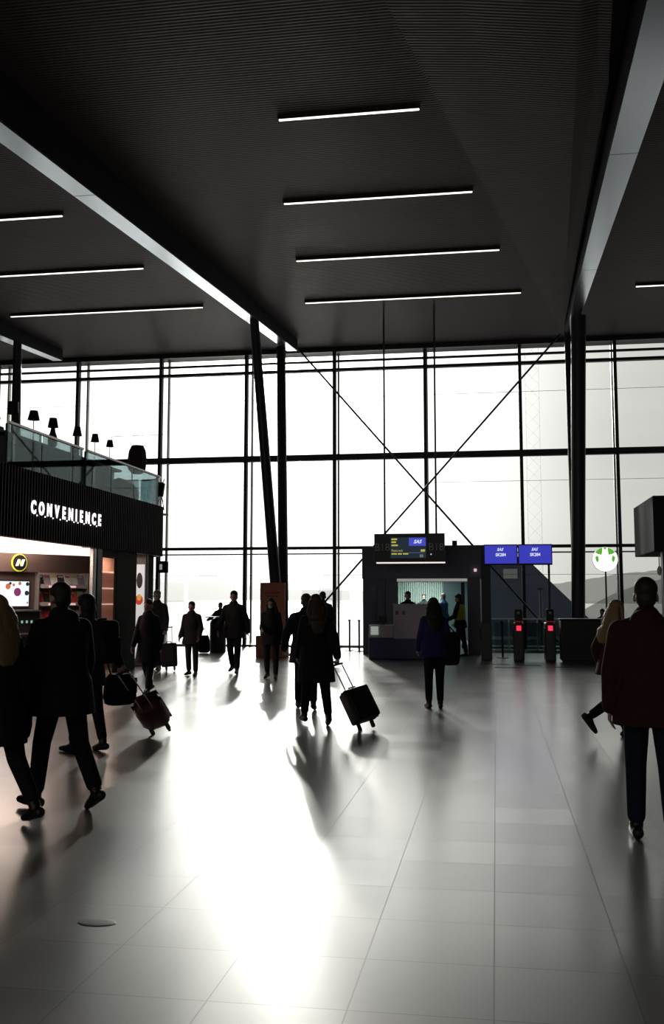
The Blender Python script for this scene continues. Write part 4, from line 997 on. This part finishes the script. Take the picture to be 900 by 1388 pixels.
lt.build('lattice', M_far, t); MB().bb(4.4, 7.4, 148, 152, -2, -1).build('foot', M_far, t)

# ------------------------------------------------------------------ sky, sun, lamps
sund = V((-.2126, .9519, .2203)).normalized()
w = bpy.data.worlds.new('sky'); sc.world = w; w.use_nodes = True
nt = w.node_tree; nt.nodes.clear()
out = nt.nodes.new('ShaderNodeOutputWorld'); bg = nt.nodes.new('ShaderNodeBackground')
tc = nt.nodes.new('ShaderNodeTexCoord')
vn = nt.nodes.new('ShaderNodeVectorMath'); vn.operation = 'NORMALIZE'; nt.links.new(tc.outputs['Generated'], vn.inputs[0])
dt = nt.nodes.new('ShaderNodeVectorMath'); dt.operation = 'DOT_PRODUCT'; nt.links.new(vn.outputs[0], dt.inputs[0]); dt.inputs[1].default_value = sund
sep = nt.nodes.new('ShaderNodeSeparateXYZ'); nt.links.new(vn.outputs[0], sep.inputs[0])
cosang = mnode('MAXIMUM', dt.outputs['Value'], 0.0)
g1 = mnode('MULTIPLY', mnode('POWER', cosang, 50.0), 2.0)
g2 = mnode('MULTIPLY', mnode('POWER', cosang, 400.0), 1.6)
g3 = mnode('MULTIPLY', mnode('POWER', cosang, 6000.0), 25.0)
# thinner haze to the left, cloud bank to the right
az = nt.nodes.new('ShaderNodeMapRange'); az.interpolation_type = 'SMOOTHSTEP'; az.inputs['From Min'].default_value = .13; az.inputs['From Max'].default_value = -.22; az.inputs['To Min'].default_value = 0; az.inputs['To Max'].default_value = .55
nt.links.new(sep.outputs[0], az.inputs['Value'])
front = nt.nodes.new('ShaderNodeMapRange'); front.interpolation_type = 'SMOOTHSTEP'; front.inputs['From Min'].default_value = -.3; front.inputs['From Max'].default_value = .7; front.inputs['To Min'].default_value = .15; front.inputs['To Max'].default_value = .62
nt.links.new(sep.outputs[1], front.inputs['Value'])
no = nt.nodes.new('ShaderNodeTexNoise'); no.inputs['Scale'].default_value = 3.0; no.inputs['Detail'].default_value = 5
mp = nt.nodes.new('ShaderNodeMapping'); mp.inputs['Scale'].default_value = (1,1,6); nt.links.new(vn.outputs[0], mp.inputs[0]); nt.links.new(mp.outputs[0], no.inputs['Vector'])
cl2 = mnode('MULTIPLY_ADD', no.outputs['Fac'], .16, -.08)
tot = mnode('ADD', mnode('ADD', mnode('ADD', front.outputs[0], az.outputs[0]), mnode('ADD', g1, g2)), mnode('ADD', g3, cl2))
nt.links.new(tot, bg.inputs['Strength']); bg.inputs['Color'].default_value = (1,.972,.915,1)
nt.links.new(bg.outputs[0], out.inputs[0])

sl_ = bpy.data.lights.new('sun', 'SUN'); sl_.energy = 1.05; sl_.angle = R(1.6); sl_.color = (1,.96,.88)
so = bpy.data.objects.new('sun', sl_); COL.objects.link(so); so.rotation_euler = (-sund).to_track_quat('-Z', 'Y').to_euler()
def area(name, loc, size, power, col, rot=(0,0,0)):
    l = bpy.data.lights.new(name, 'AREA'); l.shape = 'RECTANGLE'; l.size, l.size_y = size; l.energy = power; l.color = col
    o = bpy.data.objects.new(name, l); COL.objects.link(o); o.location = loc; o.rotation_euler = rot
area('shop_soffit_lamp', (-9.6, 17.6, 2.70), (1.2, 4.0), 160, (1,.80,.68))
area('shop_shelf_lamp', (-8.82, 22.0, 2.66), (.16, 1.6), 22, (1,.75,.6))
area('corridor_roof_lamp', (-2.6, 37.6, 2.55), (1.0, 2.4), 110, (.85,1,.93))

# ------------------------------------------------------------------ camera and view
cd = bpy.data.cameras.new('camera'); cd.lens = 35; cd.sensor_width = 36; cd.sensor_fit = 'AUTO'; cd.shift_y = -23.8/1388; cd.clip_end = 5000
co = bpy.data.objects.new('camera', cd); COL.objects.link(co); co.location = (0,0,1.62); co.rotation_euler = (R(96), 0, R(9.3)); sc.camera = co
vs_ = sc.view_settings; vs_.view_transform = 'Standard'
try: vs_.look = 'None'
except Exception: pass
vs_.gamma = 1; vs_.exposure = 0; vs_.use_curve_mapping = False
sc.cycles.use_denoising = True; sc.cycles.max_bounces = 8; sc.cycles.transparent_max_bounces = 24; sc.cycles.caustics_reflective = False; sc.cycles.sample_clamp_indirect = 6
